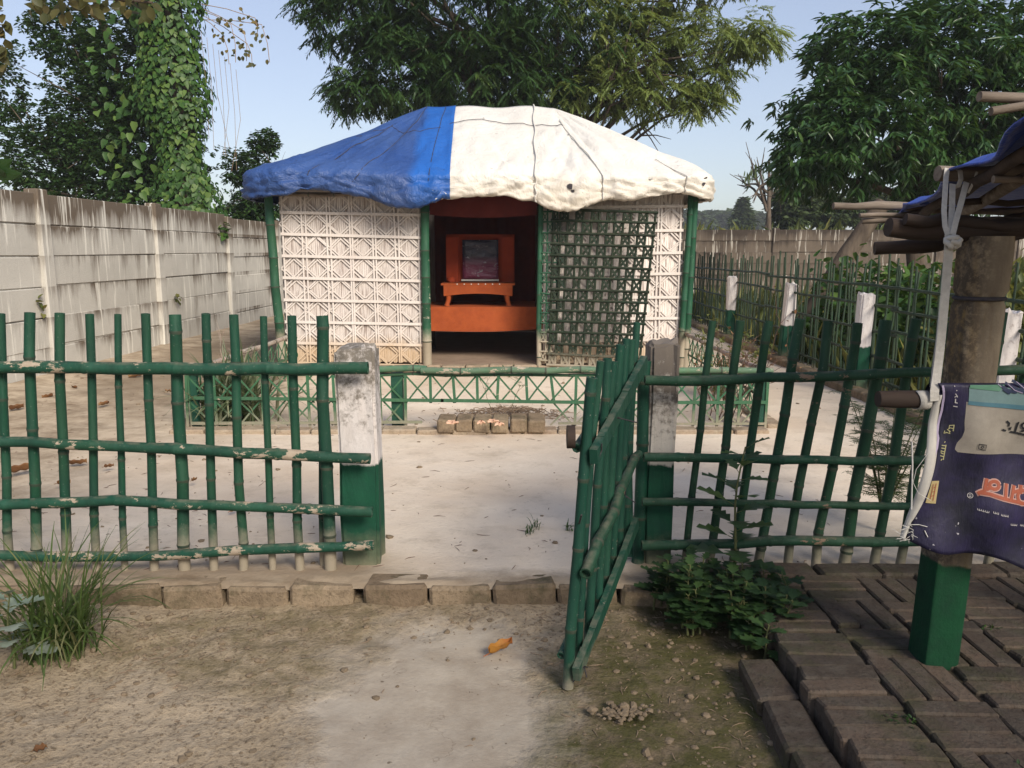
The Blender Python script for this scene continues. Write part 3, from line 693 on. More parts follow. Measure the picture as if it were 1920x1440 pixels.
# ------------------------------------------------------------------ tarpaulin roof
EX0, EX1, EY0, EY1 = -2.74, 2.06, 8.16, 12.3
RX0, RX1, RY, RZ = -1.02, 0.50, 10.05, 3.06
def eave(t):
    """perimeter of the eave as a rounded rectangle; t in 0..1 starts at the back-left corner and runs front-wards, along the front, then back"""
    w = EX1-EX0; d = EY1-EY0; Lp = 2*w+2*d; s = (t % 1.0)*Lp
    if s < d: return Vector((EX0, EY1-s, 0)), Vector((-1, 0, 0))
    s -= d
    if s < w: return Vector((EX0+s, EY0, 0)), Vector((0, -1, 0))
    s -= w
    if s < d: return Vector((EX1, EY0+s, 0)), Vector((1, 0, 0))
    s -= d
    return Vector((EX1-s, EY1, 0)), Vector((0, 1, 0))
def front_t(x): return ((EY1-EY0)+(x-EX0))/(2*(EX1-EX0)+2*(EY1-EY0))
def smooth_eave(t):
    p = Vector(); n = Vector()
    for k in range(-3, 4):
        q, m_ = eave(t+k*0.0085); p += q; n += m_
    return p/7, n.normalized()
def sag(x, y):
    """how far the lower edge of the sheet hangs at this place on the eave"""
    s = 0.02*math.sin(x*2.3+0.5)+0.015*math.sin(x*7+y*3)
    if y < EY0+0.6:
        s += 0.10*math.exp(-((x-0.56)/0.27)**2) + 0.13*math.exp(-((x+1.05)/0.33)**2) - 0.05*math.exp(-((x+1.9)/0.5)**2) - 0.03*math.exp(-((x-1.4)/0.4)**2)
    return s
GATH = [0.22, 0.94, 1.72, -0.68, -1.42, -2.1]
CR = random.Random(77); CREASE = []
for k in range(64):                                   # creases that run up the sheet from where it is gathered at the eave
    CREASE.append((CR.uniform(EX0, EX1), CR.uniform(-0.9, 0.9), CR.uniform(0.35, 0.85), CR.uniform(0.008, 0.026), CR.uniform(0.025, 0.06), CR.choice((1, 1, -1))))
def crease(x, s):
    h = 0.0
    for cx, sl, s0, a, w, sg in CREASE:
        if s < s0-0.1: continue
        d = abs(x-cx-sl*(1-s)+0.03*math.sin(s*9+cx*5))/w
        if d < 1: h += sg*a*(1-d)*min(1, (s-s0+0.1)/0.3)
    return h
def roof(t, s, out=0.0):
    e, n = smooth_eave(t)
    r = Vector((min(max(e.x*1.10, RX0), RX1), RY, RZ))
    r.z += 0.012*math.sin(r.x*9)-0.02*max(0, abs(r.x+0.26)-0.5)
    ez = 2.09 + 0.012*math.sin(e.x*3.1+e.y) - 0.02*e.x/2
    left = max(0.0, min(1.0, (-e.x-0.9)/1.5))
    gather = sum(math.exp(-((e.x-g)/0.07)**2) for g in GATH) if e.y < EY0+0.5 else 0
    nz = mnoise.noise(Vector((e.x*1.6, e.y*1.6, s*2.2)))*0.045 + mnoise.noise(Vector((e.x*5.5+3, e.y*5.5, s*5)))*0.022
    nz += 0.012*mnoise.noise(Vector((e.x*13, e.y*13, s*9)))
    fold = 1-abs(mnoise.noise(Vector((e.x*2.6+e.y*2.6+0.7*mnoise.noise(Vector((e.x*3, e.y*3, s*3))), s*6.5, 4.0))))*3.2
    nz += 0.020*max(0, fold)**2*min(1, max(0, (s-0.55)*2.5)) + 0.007*max(0, 1-abs(mnoise.noise(Vector((e.x*5+e.y*5, s*1.6, 9.0))))*4)**2
    if e.y < EY0+0.4: nz += crease(e.x, s)*(1 if s <= 1 else 1.9)
    if s <= 1.0:
        p = r.lerp(Vector((e.x, e.y, ez)), s)
        bulge = math.sin(math.pi*min(1, s))*(0.045-0.07*left) + (0.012*math.exp(-((s-0.93)/0.10)**2))
        p.z += bulge + nz*min(1, 5*s)*0.9 - 0.022*gather*min(1, s*2)
        p += n*0.02*s
        k = Vector((n.x*0.35, n.y*0.35, 0.9)).normalized()
    else:
        q = s-1.0                                   # lip: falls and curls inwards
        h = 0.215+sag(e.x, e.y)+0.022*mnoise.noise(Vector((e.x*7, e.y*7, 1.0)))+0.012*mnoise.noise(Vector((e.x*21, e.y*21, 5.0)))
        p = Vector((e.x, e.y, ez-h*min(1, q/0.8)**0.9)) + n*(0.02+0.022*math.sin(min(q, 1)*math.pi*0.85)) - n*(0.22*max(0, q-0.72)**1.1)
        p += n*(nz*0.75 - 0.045*gather*math.sin(min(1, q)*math.pi))
        p.z += nz*0.4*(1-min(1, q)) + 0.022*gather*min(1, q*1.3)
        k = (n + Vector((0, 0, 0.4*(1-q)))).normalized()
    return p + k*out
XB = -0.685
tb = front_t(XB)
def back_t(x): return (2*(EY1-EY0)+(EX1-EX0)+(EX1-x))/(2*(EX1-EX0)+2*(EY1-EY0))
def tarp(t0, t1, n, mat, name, out):
    m = MB(); rows = [i/34 for i in range(35)] + [1.0+k/18 for k in range(1, 19)]
    m.grid(lambda u, v: roof(t0+(t1-t0)*u, rows[round(v*(len(rows)-1))], out), n, len(rows)-1)
    o = m.build(name, mat, hut)
    md = o.modifiers.new('thick', 'SOLIDIFY'); md.thickness = 0.006; md.offset = -1
    return o
tarp(back_t(XB-0.05)-1, tb+0.004, 220, M['blue'], 'blue_tarp', 0.012)
tarp(tb-0.006, back_t(XB), 260, M['white'], 'white_tarp', 0.0)
# cords tied over the sheets
def cord(name, pts, r, mat):
    m = MB(); m.tube([roof(t, s, 0.02) for t, s in pts], r, 5); m.build(name, mat, hut)
lin = lambda a, b, n: [a+(b-a)*i/(n-1) for i in range(n)]
cord('white_cord', [(front_t(0.235+0.01*math.sin(i)), s) for i, s in enumerate(lin(0.0, 1.9, 34))], 0.009, M['rope_white'])
cord('white_cord', [(front_t(0.62+0.28*min(1, s)), s) for s in lin(0.25, 1.85, 30)], 0.007, M['rope_white'])
cord('white_cord', [(front_t(1.74), s) for s in lin(0.8, 1.9, 18)], 0.006, M['rope_white'])
cord('dark_string', [(front_t(x), 0.36+0.02*math.sin(x*5)) for x in lin(-0.66, 0.75, 30)], 0.004, M['rope_dark'])
cord('dark_string', [(front_t(-0.72-0.10*s), s) for s in lin(0.02, 1.1, 22)], 0.004, M['rope_dark'])
cord('dark_string', [(front_t(-1.2-0.3*s), s) for s in lin(0.0, 1.25, 24)], 0.004, M['rope_dark'])
cord('dark_string', [(front_t(-1.9-0.1*s), s) for s in lin(0.35, 1.2, 20)], 0.004, M['rope_dark'])
cord('dark_string', [(front_t(x), 0.42+0.05*math.sin(x*4)) for x in lin(-2.6, -0.75, 30)], 0.0035, M['rope_dark'])
# dark frayed holes in the white sheet
m = MB()
for t, s, r in ((front_t(0.57), 1.22, 0.035), (front_t(0.60), 1.30, 0.022), (front_t(2.02), 1.02, 0.03), (front_t(0.72), 0.52, 0.016), (front_t(1.98), 1.25, 0.022), (front_t(-0.30), 0.30, 0.014)):
    c = roof(t, s, 0.014); a = roof(t+0.002, s, 0.014)-c; b = roof(t, s+0.02, 0.014)-c; a.normalize(); b.normalize()
    pts = [c + a*r*math.cos(k*math.pi/4)*rnd.uniform(0.5, 1.2) + b*r*math.sin(k*math.pi/4)*rnd.uniform(0.4, 1.1) for k in range(8)]
    m.add([c]+pts, [(0, k+1, (k+1) % 8+1) for k in range(8)])
m.build('torn_patch', M['rope_dark'], hut)
# bamboo frame ends visible under the eave
m = MB(); bamboo(m, (-2.55, HY-0.12, 1.93), (1.95, HY-0.12, 1.95), 0.022, 0.022, 8, 0.3, 0.004, 9); m.build('eave_pole', M['wood'], hut)

# ------------------------------------------------------------------ inside the hut
alt = thing('altar_table', (-0.32, 9.45, HZ), 'long table draped in plain orange cloth inside the hut doorway', 'table')
m = MB()
def cloth(u, v):
    x = -1.02+1.42*u
    if v < 0.5: return (x, 9.00+0.95*(1-v*2), 0.733+0.004*math.sin(x*9))
    q = (v-0.5)*2
    return (x, 8.995-0.012*q+0.012*math.sin(x*7)*q, 0.733-q*(0.262+0.022*math.sin((u)*math.pi*1.0)-0.02*u))
m.grid(lambda u, v: Vector(cloth(u, v)), 30, 16, smooth=False); o = m.build('cloth', M['orange'], alt)
md = o.modifiers.new('thick', 'SOLIDIFY'); md.thickness = 0.004
for x, y in ((-0.98, 9.06), (0.36, 9.06), (-0.98, 9.9), (0.36, 9.9)):
    m = MB(); m.box((x, y, 0.42), (0.05, 0.05, 0.56)); m.build('leg', M['wood_dark'], alt)
st = thing('altar_stool', (-0.39, 9.32, 0.735), 'low orange wooden stool with curved legs standing on the orange table', 'stool')
m = MB(); m.box((-0.385, 9.32, 0.982), (0.84, 0.42, 0.022)); m.build('top', M['orange'], st)
m = MB()
m.grid(lambda u, v: Vector((-0.775+0.78*u, 9.13, 0.970-v*(0.12-0.028*math.sin(u*math.pi)))), 20, 2, smooth=False)
o = m.build('apron', M['orange'], st); o.modifiers.new('thick', 'SOLIDIFY').thickness = 0.018
for x in (-0.73, -0.05):
    for y in (9.15, 9.49):
        m = MB(); sx = -1 if x < -0.3 else 1
        m.tube([(x, y, 0.975), (x-sx*0.006, y, 0.89), (x-sx*0.006, y, 0.81), (x+sx*0.010, y, 0.76), (x+sx*0.012, y, 0.738)], [0.042, 0.040, 0.027, 0.026, 0.036], 8); m.build('leg', M['orange'], st)
th = thing('shrine_back', (-0.36, 9.52, 0.994), 'red orange cloth covered backrest holding a dark wrapped picture on the stool', 'shrine')
m = MB(); m.box((-0.37, 9.56, 1.27), (0.80, 0.05, 0.55)); m.build('backrest', M['redcloth'], th)
m = MB()
m.box((-0.70, 9.51, 1.255), (0.14, 0.06, 0.52)); m.build('side_frame', M['redcloth'], th)
m = MB(); m.box((-0.05, 9.51, 1.255), (0.14, 0.06, 0.52)); m.build('side_frame', M['redcloth'], th)
def m_picture():
    s = NT('wrapped_picture'); p = s.pos(); xyz = s.sep(p)
    a = s.noise(s.mapv(p, (1, 1, 2.2)), 7, 5, 0.7, 1.2)
    col = s.mix(s.ramp(xyz[2], 1.30, 1.18), (0.030, 0.030, 0.055), (0.19, 0.040, 0.085))
    col = s.mix(s.ramp(a, 0.60, 0.66), col, (0.34, 0.33, 0.36))  # pale streaks: highlights on the plastic wrap, put into the colour
    return s.done(col, 0.12, s.bump(a, 0.9, 0.02), 0.6)
M['picture'] = m_picture()
m = MB(); m.grid(lambda u, v: Vector((-0.58+0.42*u, 9.475+0.008*math.sin(v*23+u*7), 1.03+0.45*v)), 10, 12); o = m.build('picture', M['picture'], th)
o.modifiers.new('thick', 'SOLIDIFY').thickness = 0.01
m = MB()
for k in range(7): m.tube([(-0.62+0.08*k, 9.105, 0.985), (-0.62+0.08*k, 9.118, 0.985)], 0.008, 6)
tag(m.build('studs', M['lath'], st), kind='stuff')
m = MB(); m.tube([(-0.72, 9.40, 0.998), (-0.71, 9.40, 1.02), (-0.70, 9.40, 1.045), (-0.70, 9.40, 1.06)], [0.045, 0.055, 0.040, 0.012], 9); tag(m.build('cloth_bundle', M['redcloth'], None, (-0.71, 9.40, 0.994)), 'small red cloth bundle left of the wrapped picture on the stool', 'bundle')
m = MB(); m.box((-0.375, 9.49, 1.015), (0.44, 0.05, 0.02)); m.build('picture_ledge', M['rope_white'], th)
m = MB(); m.grid(lambda u, v: Vector((-0.95+1.28*u, 9.98+0.03*math.sin(u*25), 0.60+1.42*v)), 40, 2); tag(m.build('backdrop_cloth', M['maroon'], None, (-0.3, 9.98, 0.7)), 'dark maroon cloth hanging behind the shrine inside the hut', 'curtain')
m = MB(); m.grid(lambda u, v: Vector((0.26+0.10*u, 9.0+0.5*u+0.015*math.sin(u*14), 0.45+1.4*v)), 10, 2); tag(m.build('side_curtain', M['grey_sheet'], None, (0.3, 9.1, 0.5)), 'narrow greyish curtain hanging at the right side of the doorway', 'curtain')
# ------------------------------------------------------------------ front fence, gate posts, gate
FY = 3.14
def concrete_post(name, c, w, d, h, mat, label, seed=0, lean=(0, 0), group=None):
    bm = bmesh.new(); bmesh.ops.create_cube(bm, size=1.0); rr = random.Random(seed)
    bmesh.ops.subdivide_edges(bm, edges=bm.edges[:], cuts=3, use_grid_fill=True)
    for v in bm.verts:
        z = v.co.z+0.5; v.co = Vector((v.co.x*w, v.co.y*d, z*h)) + Vector((rr.gauss(0, 0.0022), rr.gauss(0, 0.0022), rr.gauss(0, 0.003)))
        if z > 0.99: v.co.z += rr.gauss(0, 0.006)
        v.co.x += lean[0]*v.co.z; v.co.y += lean[1]*v.co.z
    ed = [e for e in bm.edges if e.calc_face_angle(0) > 0.9]
    bmesh.ops.bevel(bm, geom=ed, offset=0.012, segments=2, affect='EDGES')
    me = bpy.data.meshes.new(name); bm.to_mesh(me); bm.free(); me.materials.append(mat)
    o = link(name, me, None, c); return tag(o, label, 'post', group)
concrete_post('gate_post', (-0.632, 3.255, 0.05), 0.160, 0.15, 0.935, M['gatepost'], 'white topped concrete gate post with green base left of the gateway', 1, (-0.004, 0))
concrete_post('gate_post', (0.608, 3.265, 0.05), 0.118, 0.14, 0.955, M['gatepost2'], 'grimy concrete gate post with green base where the open gate hangs', 2, (0.012, 0))

def fence_rail(parent, pts, r, mat, seed, sides=12):
    """a bamboo rail through the given points (slightly crooked)"""
    m = MB(); rr = random.Random(seed); P_ = []; Rr = []
    for i in range(len(pts)-1):
        a, b = Vector(pts[i]), Vector(pts[i+1]); n = max(2, int((b-a).length/0.11))
        for k in range(n):
            t = k/n; P_.append(a.lerp(b, t)+Vector((0, rr.gauss(0, 0.001), rr.gauss(0, 0.0022)))); Rr.append(r*rr.uniform(0.94, 1.05))
    P_.append(Vector(pts[-1])); Rr.append(r)
    Q, S = [], []
    for i, p in enumerate(P_):
        if i % 3 == 1 and 0 < i < len(P_)-1:
            d = (P_[i+1]-p).normalized()
            for dt, k in ((-0.010, 1.0), (-0.003, 1.09), (0.003, 1.09), (0.010, 1.0)): Q.append(p+d*dt); S.append(Rr[i]*k)
        else: Q.append(p); S.append(Rr[i])
    m.tube(Q, S, sides, hollow=True); return m.build('rail', mat, parent)

lf = thing('bamboo_fence', (-1.5, FY, YZ), 'bright green bamboo picket fence on the left with peeling rails', 'fence')
tops = [(-52, 588), (1, 588), (56, 586), (112, 587), (168, 589), (221, 589), (273, 588), (328, 590), (386, 588), (438, 590), (494, 593), (547, 592), (604, 592)]
bots = [(-35, 1080), (20, 1080), (73, 1080), (127, 1080), (182, 1078), (235, 1078), (290, 1078), (347, 1080), (402, 1082), (457, 1078), (512, 1078), (563, 1074), (620, 1072)]
rad = [0.019, 0.017, 0.020, 0.019, 0.0165, 0.0135, 0.0175, 0.0235, 0.0175, 0.0185, 0.0145, 0.0185, 0.0245]
for i, (t, b, r) in enumerate(zip(tops, bots, rad)):
    a = P(*b, Y=FY); c = P(*t, Y=FY); a.z = 0.055; m = MB()
    bamboo(m, a, c, r*1.04, r*0.98, 12, 0.26, 0.0035, 100+i); m.build('picket', M['picket'], lf)
RF = FY-0.042
for i, (pts, r) in enumerate(([[(-60, 688), (100, 689), (330, 691), (560, 691), (690, 690)], 0.0245], [[(-60, 826), (120, 832), (330, 842), (520, 852), (694, 860)], 0.0225],
                              [[(-60, 947), (80, 944), (220, 938), (340, 945), (520, 952), (698, 960)], 0.0215], [[(-60, 1042), (150, 1043), (300, 1042), (430, 1032), (560, 1028), (700, 1022)], 0.0205])):
    fence_rail(lf, [P(u, v, Y=RF) for u, v in pts], r, M['rail'], 30+i)
# one lower-half paling squeezed in beside the gate post
m = MB(); a = P(606, 1072, Y=FY+0.05); a.z = 0.055; bamboo(m, a, P(601, 700, Y=FY+0.05), 0.014, 0.013, 10, 0.26, 0.003, 150); m.build('picket', M['picket'], lf)

rf = thing('bamboo_fence', (1.6, FY, YZ), 'dark green shaded bamboo picket fence right of the gate with leaning pickets', 'fence')
tops = [(1336, 602), (1388, 601), (1442, 602), (1500, 598), (1553, 602), (1608, 606), (1661, 600), (1719, 598), (1772, 604), (1826, 600), (1880, 585), (1940, 590), (2000, 592)]
bots = [(1283, 1064), (1328, 1066), (1372, 1066), (1420, 1064), (1476, 1066), (1529, 1066), (1581, 1066), (1637, 1066), (1686, 1066), (1738, 1066), (1795, 1066), (1850, 1066), (1905, 1066)]
rad = [0.0145, 0.0175, 0.0175, 0.0195, 0.018, 0.019, 0.0235, 0.0195, 0.018, 0.018, 0.019, 0.018, 0.018]
for i, (t, b, r) in enumerate(zip(tops, bots, rad)):
    a = P(*b, Y=FY); c = P(*t, Y=FY); m = MB()
    bamboo(m, a, c, r*1.02, r*1.0, 12, 0.25, 0.005, 200+i); m.build('picket', M['picket_dark'], rf)
for i, (pts, r) in enumerate(([[(1209, 714), (1330, 713), (1500, 707), (1640, 701), (1760, 697), (1930, 692), (2100, 690)], 0.0205], [[(1207, 857), (1400, 860), (1600, 864), (1760, 862), (2100, 858)], 0.0185],
                              [[(1204, 941), (1400, 944), (1560, 947), (1760, 950), (2100, 955)], 0.0165], [[(1203, 1023), (1330, 1020), (1500, 1014), (1700, 1016), (2100, 1018)], 0.0205])):
    fence_rail(rf, [P(u, v, Y=RF) for u, v in pts], r, M['rail_dark'], 60+i)

# gate: open towards the viewer, sagging at its free end
gt = thing('bamboo_gate', (0.485, 3.16, 0.05), 'green bamboo gate standing open towards the viewer between the gate posts', 'gate')
G0 = Vector((0.178, 2.36, 0)); G1 = Vector((0.462, 3.10, 0))     # free end, hinge end
lean = 0.060
def gp(t, z, off=0.0):
    n = Vector((0.934, -0.358, 0))
    return G0.lerp(G1, t) + Vector((lean*z*(1-0.6*t), 0, z)) + n*off
bz = lin(-0.005, 0.16, 8); tz = [1.00, 1.035, 1.03, 1.005, 1.05, 1.06, 1.045, 1.10]
for i in range(8):
    t = i/7*0.97+0.005; r = [0.0175, 0.0125, 0.015, 0.014, 0.016, 0.0135, 0.015, 0.014][i]; m = MB()
    bamboo(m, gp(t, bz[i]), gp(t, tz[i]), r*1.03, r*0.97, 12, 0.28, 0.004, 300+i); m.build('picket', M['gate'], gt)
def flat_rail(z0, z1, w, t, mat, seed):
    m = MB(); rr = random.Random(seed); n = 9
    for k in range(n):
        a = k/n; b = (k+1)/n; e = lambda q: gp(-0.03+1.05*q, z0+(z1-z0)*q, 0.030)
        m.bar(e(a), e(b), w*rr.uniform(0.92, 1.05), t*rr.uniform(0.92, 1.05), (0, 0, 1))
    return m.build('rail', mat, gt)
flat_rail(0.765, 0.945, 0.050, 0.024, M['gate'], 1)
m = MB(); bamboo(m, gp(-0.03, 0.395, 0.035), gp(1.0, 0.575, 0.032), 0.020, 0.017, 10, 0.2, 0.005, 331); m.build('rail', M['rail_dark'], gt)
flat_rail(0.060, 0.285, 0.048, 0.022, M['gate'], 2)
m = MB(); bamboo(m, gp(0.0, 0.78, -0.03), gp(1.0, 0.93, -0.03), 0.015, 0.014, 8, 0.2, 0.003, 333); m.build('back_rail', M['gate'], gt)
m = MB(); bamboo(m, gp(0.0, 0.10, -0.03), gp(1.0, 0.30, -0.03), 0.014, 0.014, 8, 0.2, 0.003, 334); m.build('back_rail', M['gate'], gt)
m = MB(); c = gp(-0.03, 0.82, -0.045)
m.tube([c+Vector((-0.012, 0, 0)), c+Vector((0.012, 0, 0))], 0.036, 12); m.build('latch_disc', M['wood_dark'], gt)
m = MB()
for t, z in ((0.02, 0.775), (0.32, 0.83), (0.6, 0.50), (0.02, 0.07)):
    for k in range(3):
        a = gp(t, z, 0.045); m.tube([a, a+Vector((rnd.gauss(0, 0.02), -0.012, rnd.gauss(0, 0.02)))], 0.0022, 4)
m.tube([gp(-0.02, 0.55, 0.0), gp(-0.10, 0.60, 0.02)], 0.003, 4)
tag(m.build('wire_tie', M['rope_dark'], gt), kind='stuff')
m = MB(); bamboo(m, (0.492, 3.17, 0.115), (0.478, 3.17, 0.945), 0.0125, 0.012, 10, 0.25, 0.003, 340); m.build('hinge_pole', M['gate'], gt)
hp = MB(); bamboo(hp, (0.532, 3.215, 0.06), (0.540, 3.205, 0.935), 0.027, 0.024, 12, 0.3, 0.003, 341); o = hp.build('hinge_stake', M['gate'], None, (0.532, 3.215, 0.06))
tag(o, 'thick dark green bamboo stake tied against the right gate post', 'post')

# ------------------------------------------------------------------ low lattice fence round the bed in front of the hut
cf = thing('lattice_fence', (-0.25, 5.76, YZ), 'low green bamboo lattice fence around the bed in front of the hut', 'fence')
CX0, CX1, CY0, CY1 = -2.36, 1.86, 5.76, 8.30
def top_rail(a, b, r, mat, seed):
    m = MB(); bamboo(m, a, b, r, r*0.95, 10, 0.3, 0.005, seed); m.build('top_rail', mat, cf)
top_rail((CX0-0.05, CY0-0.02, 0.515), (-0.62, CY0-0.02, 0.520), 0.026, M['lattice_rail'], 1)
top_rail((-0.66, CY0-0.03, 0.512), (CX1+0.03, CY0-0.02, 0.505), 0.025, M['lattice_rail'], 2)
m = MB(); bamboo(m, (CX0, CY0+0.01, 0.478), (CX1, CY0+0.01, 0.465), 0.012, 0.011, 8, 0.3, 0.004, 3); m.build('top_strip', M['lattice'], cf)
top_rail((CX0, CY0, 0.50), (CX0+0.12, CY1-0.2, 0.50), 0.022, M['pale_pole'], 4)
top_rail((CX1, CY0, 0.49), (CX1-0.02, CY1+0.4, 0.49), 0.022, M['pale_pole'], 5)
def strip(name, a, b, w=0.016, t=0.008, side=None, mat='lattice'):
    m = MB(); a = Vector(a); b = Vector(b); c = (a+b)/2+Vector((0, 0, rnd.gauss(0, 0.004)))
    m.bar(a, c, w, t, side); m.bar(c, b, w, t, side); m.build(name, M[mat], cf)
gapx = (-0.66, 0.34)
strip('strip', (CX0, CY0-0.012, 0.305), (-0.5, CY0-0.012, 0.285), 0.024); strip('strip', (-0.52, CY0-0.012, 0.286), (CX1, CY0-0.012, 0.272), 0.024)
strip('strip', (CX0, CY0-0.012, 0.115), (gapx[0], CY0-0.012, 0.125), 0.022); strip('strip', (gapx[1], CY0-0.012, 0.115), (CX1, CY0-0.012, 0.112), 0.018)
n = 24; cw = (CX1-CX0)/n
for i in range(n+1):
    x = CX0+cw*i+rnd.gauss(0, 0.012); low = gapx[0]+0.05 < x < gapx[1]-0.05
    strip('upright', (x+rnd.gauss(0, 0.012), CY0, 0.265 if low else 0.075), (x, CY0, 0.47), 0.020, 0.009, (1, 0, 0))
    if i == n: break
    for z0, z1 in ((0.285, 0.47), (0.115, 0.285)):
        if z0 < 0.2 and gapx[0]-0.05 < x+cw/2 < gapx[1]+0.02: continue
        for s in (0, 1):
            xa, xb = (x, x+cw) if s else (x+cw, x)
            strip('brace', (xa+rnd.gauss(0, 0.008), CY0+0.008+s*0.008, z0-0.02), (xb+rnd.gauss(0, 0.008), CY0+0.008+s*0.008, z1), 0.012, 0.006)
for i, (x0, x1) in enumerate(((CX0, CX0+0.12), (CX1, CX1-0.02))):
    k = 13
    pt = lambda q, z: Vector((x0+(x1-x0)*q, CY0+(CY1-CY0)*q, z))
    for z in (0.29, 0.115): strip('strip', pt(0, z), pt(1, z), 0.020, 0.008, (0, 0, 1))
    for j in range(k):
        strip('upright', pt(j/k, 0.075), pt(j/k, 0.48), 0.018, 0.008, (0, 1, 0))
        for z0, z1 in ((0.285, 0.47), (0.115, 0.285)):
            strip('brace', pt(j/k, z0), pt((j+1)/k, z1), 0.011, 0.006, (0, 0, 1)); strip('brace', pt((j+1)/k, z0), pt(j/k, z1), 0.011, 0.006, (0, 0, 1))
for x, y, w in ((-0.845, CY0+0.05, 0.085), (CX1-0.03, CY0+0.03, 0.07), (CX0+0.02, CY0+0.03, 0.06)):
    m = MB(); m.box((x, y, 0.275), (w, w*0.8, 0.42)); o = m.build('stake', M['gate'], cf)
# brick edging under it and the little brick step
eb = thing('brick_edging', (-0.25, 5.70, YZ), kind='structure')
for k in range(17):
    o = link('brick', sb[k % 3], eb); o.location = Vector((CX0+0.02+0.254*k, 5.66+rnd.gauss(0, 0.006), 0.062+rnd.gauss(0, 0.003))) - Vector(eb.location)
    o.rotation_euler = (rnd.gauss(0, 0.02), rnd.gauss(0, 0.01), rnd.gauss(0, 0.02))
for k in range(9):
    for x in (CX0-0.09, CX1+0.09):
        o = link('brick', sb[k % 3], eb); o.location = Vector((x, 5.9+0.26*k, 0.065)) - Vector(eb.location); o.rotation_euler = (0, 0, math.pi/2+rnd.gauss(0, 0.03))
stp = thing('brick_step', (-0.15, 5.70, 0.10), 'row of six weathered bricks laid on end as a step under the lattice fence', 'step')
for k in range(6):
    bmx = bevel_box('step_brick', (0.122, 0.235, 0.10), 0.012, 0.004, 70+k, M['kerb_brick'])
    o = link('brick', bmx, stp); o.location = Vector((-0.475+0.130*k, 5.70, 0.125+rnd.gauss(0, 0.003))) - Vector(stp.location); o.rotation_euler = (rnd.gauss(0, 0.02), rnd.gauss(0, 0.02), rnd.gauss(0, 0.02))

# ------------------------------------------------------------------ long fence down the right side with white-topped posts
sf = thing('bamboo_fence', (3.28, 9.5, YZ), 'long thin bamboo picket fence receding along the right side of the yard', 'fence')
SX = 3.30
fm = []
for i in range(5):
    m = MB(); r = 0.0105+0.0010*(i % 3); bamboo(m, (0, 0, -0.02), (rnd.gauss(0, 0.008), rnd.gauss(0, 0.008), 1.14+0.02*i), r, r*0.85, 6, 0.35, 0.006, 400+i, hollow=False)
    me = m.mesh('picket'); me.materials.append(M['far_fence']); fm.append(me)
y = 3.35
while y < 17.0:
    o = link('picket', fm[rnd.randrange(5)], sf); o.location = Vector((SX+rnd.gauss(0, 0.012), y, YZ+0.02+rnd.gauss(0, 0.02))) - Vector(sf.location)
    o.rotation_euler = (rnd.gauss(0, 0.012), rnd.gauss(0, 0.010), rnd.uniform(0, 6)); y += 0.105*rnd.uniform(0.85, 1.15)
for z in (0.20, 0.43, 0.66, 0.88, 1.06):
    for k in range(4):
        m = MB(); y0 = 3.3+3.45*k; bamboo(m, (SX-0.03, y0, z+rnd.gauss(0, 0.02)), (SX-0.03, y0+3.6, z+rnd.gauss(0, 0.02)), 0.015, 0.014, 7, 0.4, 0.006, int(z*100)+k, hollow=False); m.build('rail', M['far_fence'], sf)
# the fence turns and runs back along the garden
m = MB()
names = ('first white and green concrete post from the right edge along the side fence', 'white and green concrete post second from the right edge, in front of the leafy mound',
         'leaning white and green concrete post in the middle of the side fence', 'small white and green concrete post nearest to the hut along the side fence', 'white topped concrete post standing close behind the right corner of the hut')
for k, yy in enumerate((5.18, 7.28, 9.35, 11.75, 14.6)):
    concrete_post('fence_post', (3.20, yy, 0.05), 0.125, 0.12, 0.93 if k != 4 else 1.15, M['fencepost'], names[k], 500+k, (0.055 if k == 2 else 0.012, 0), 'white and green posts along the side fence')
# low brick/earth ledge under the side fence
led = thing('fence_ledge', (3.30, 9.5, 0.07), kind='structure')
for k in range(40):
    o = link('brick', kb[k % 4], led); o.location = Vector((3.12, 4.2+0.256*k, 0.09)) - Vector(led.location); o.rotation_euler = (rnd.gauss(0, 0.03), rnd.gauss(0, 0.02), math.pi/2+rnd.gauss(0, 0.03))

# ------------------------------------------------------------------ shelter on the right: pillar, purlins, rafters, tarpaulin
sh = thing('open_shelter', (PIL[0], PIL[1], 0.06), 'open shelter on the right with stained concrete pillar and blue tarpaulin roof', 'shelter')
m = MB()
prof = [(0.05, 0.056, 0.055), (0.30, 0.056, 0.055), (0.668, 0.055, 0.054), (0.95, 0.0555, 0.054), (1.215, 0.055, 0.054), (1.228, 0.050, 0.049), (1.245, 0.052, 0.051), (1.262, 0.060, 0.058), (1.38, 0.062, 0.060), (1.415, 0.058, 0.056)]
def pil(u, v):
    i = round(v*(len(prof)-1)); z, hx, hy = prof[i]; a = 2*math.pi*u+math.pi/4
    c, s = math.cos(a), math.sin(a); e = 0.24 if z < 1.23 else 0.42
    q = lambda w: math.copysign(abs(w)**e, w)
    return Vector((PIL[0]+hx*q(c)+0.026*z+0.0020*math.sin(z*31+u*40), PIL[1]+hy*q(s)-0.012*z, z))
m.grid(pil, 40, len(prof)-1, closed_u=True); m.add([pil(k/40, 1.0) for k in range(40)], [list(range(40))])
m.build('pillar', M['pillar'], sh)
m = MB(); m.tube([(PIL[0]+0.032+0.066*math.cos(a), PIL[1]-0.015+0.064*math.sin(a), 1.238) for a in lin(0, 2*math.pi, 25)], 0.006, 6); m.build('wire_ring', M['rope_dark'], sh)
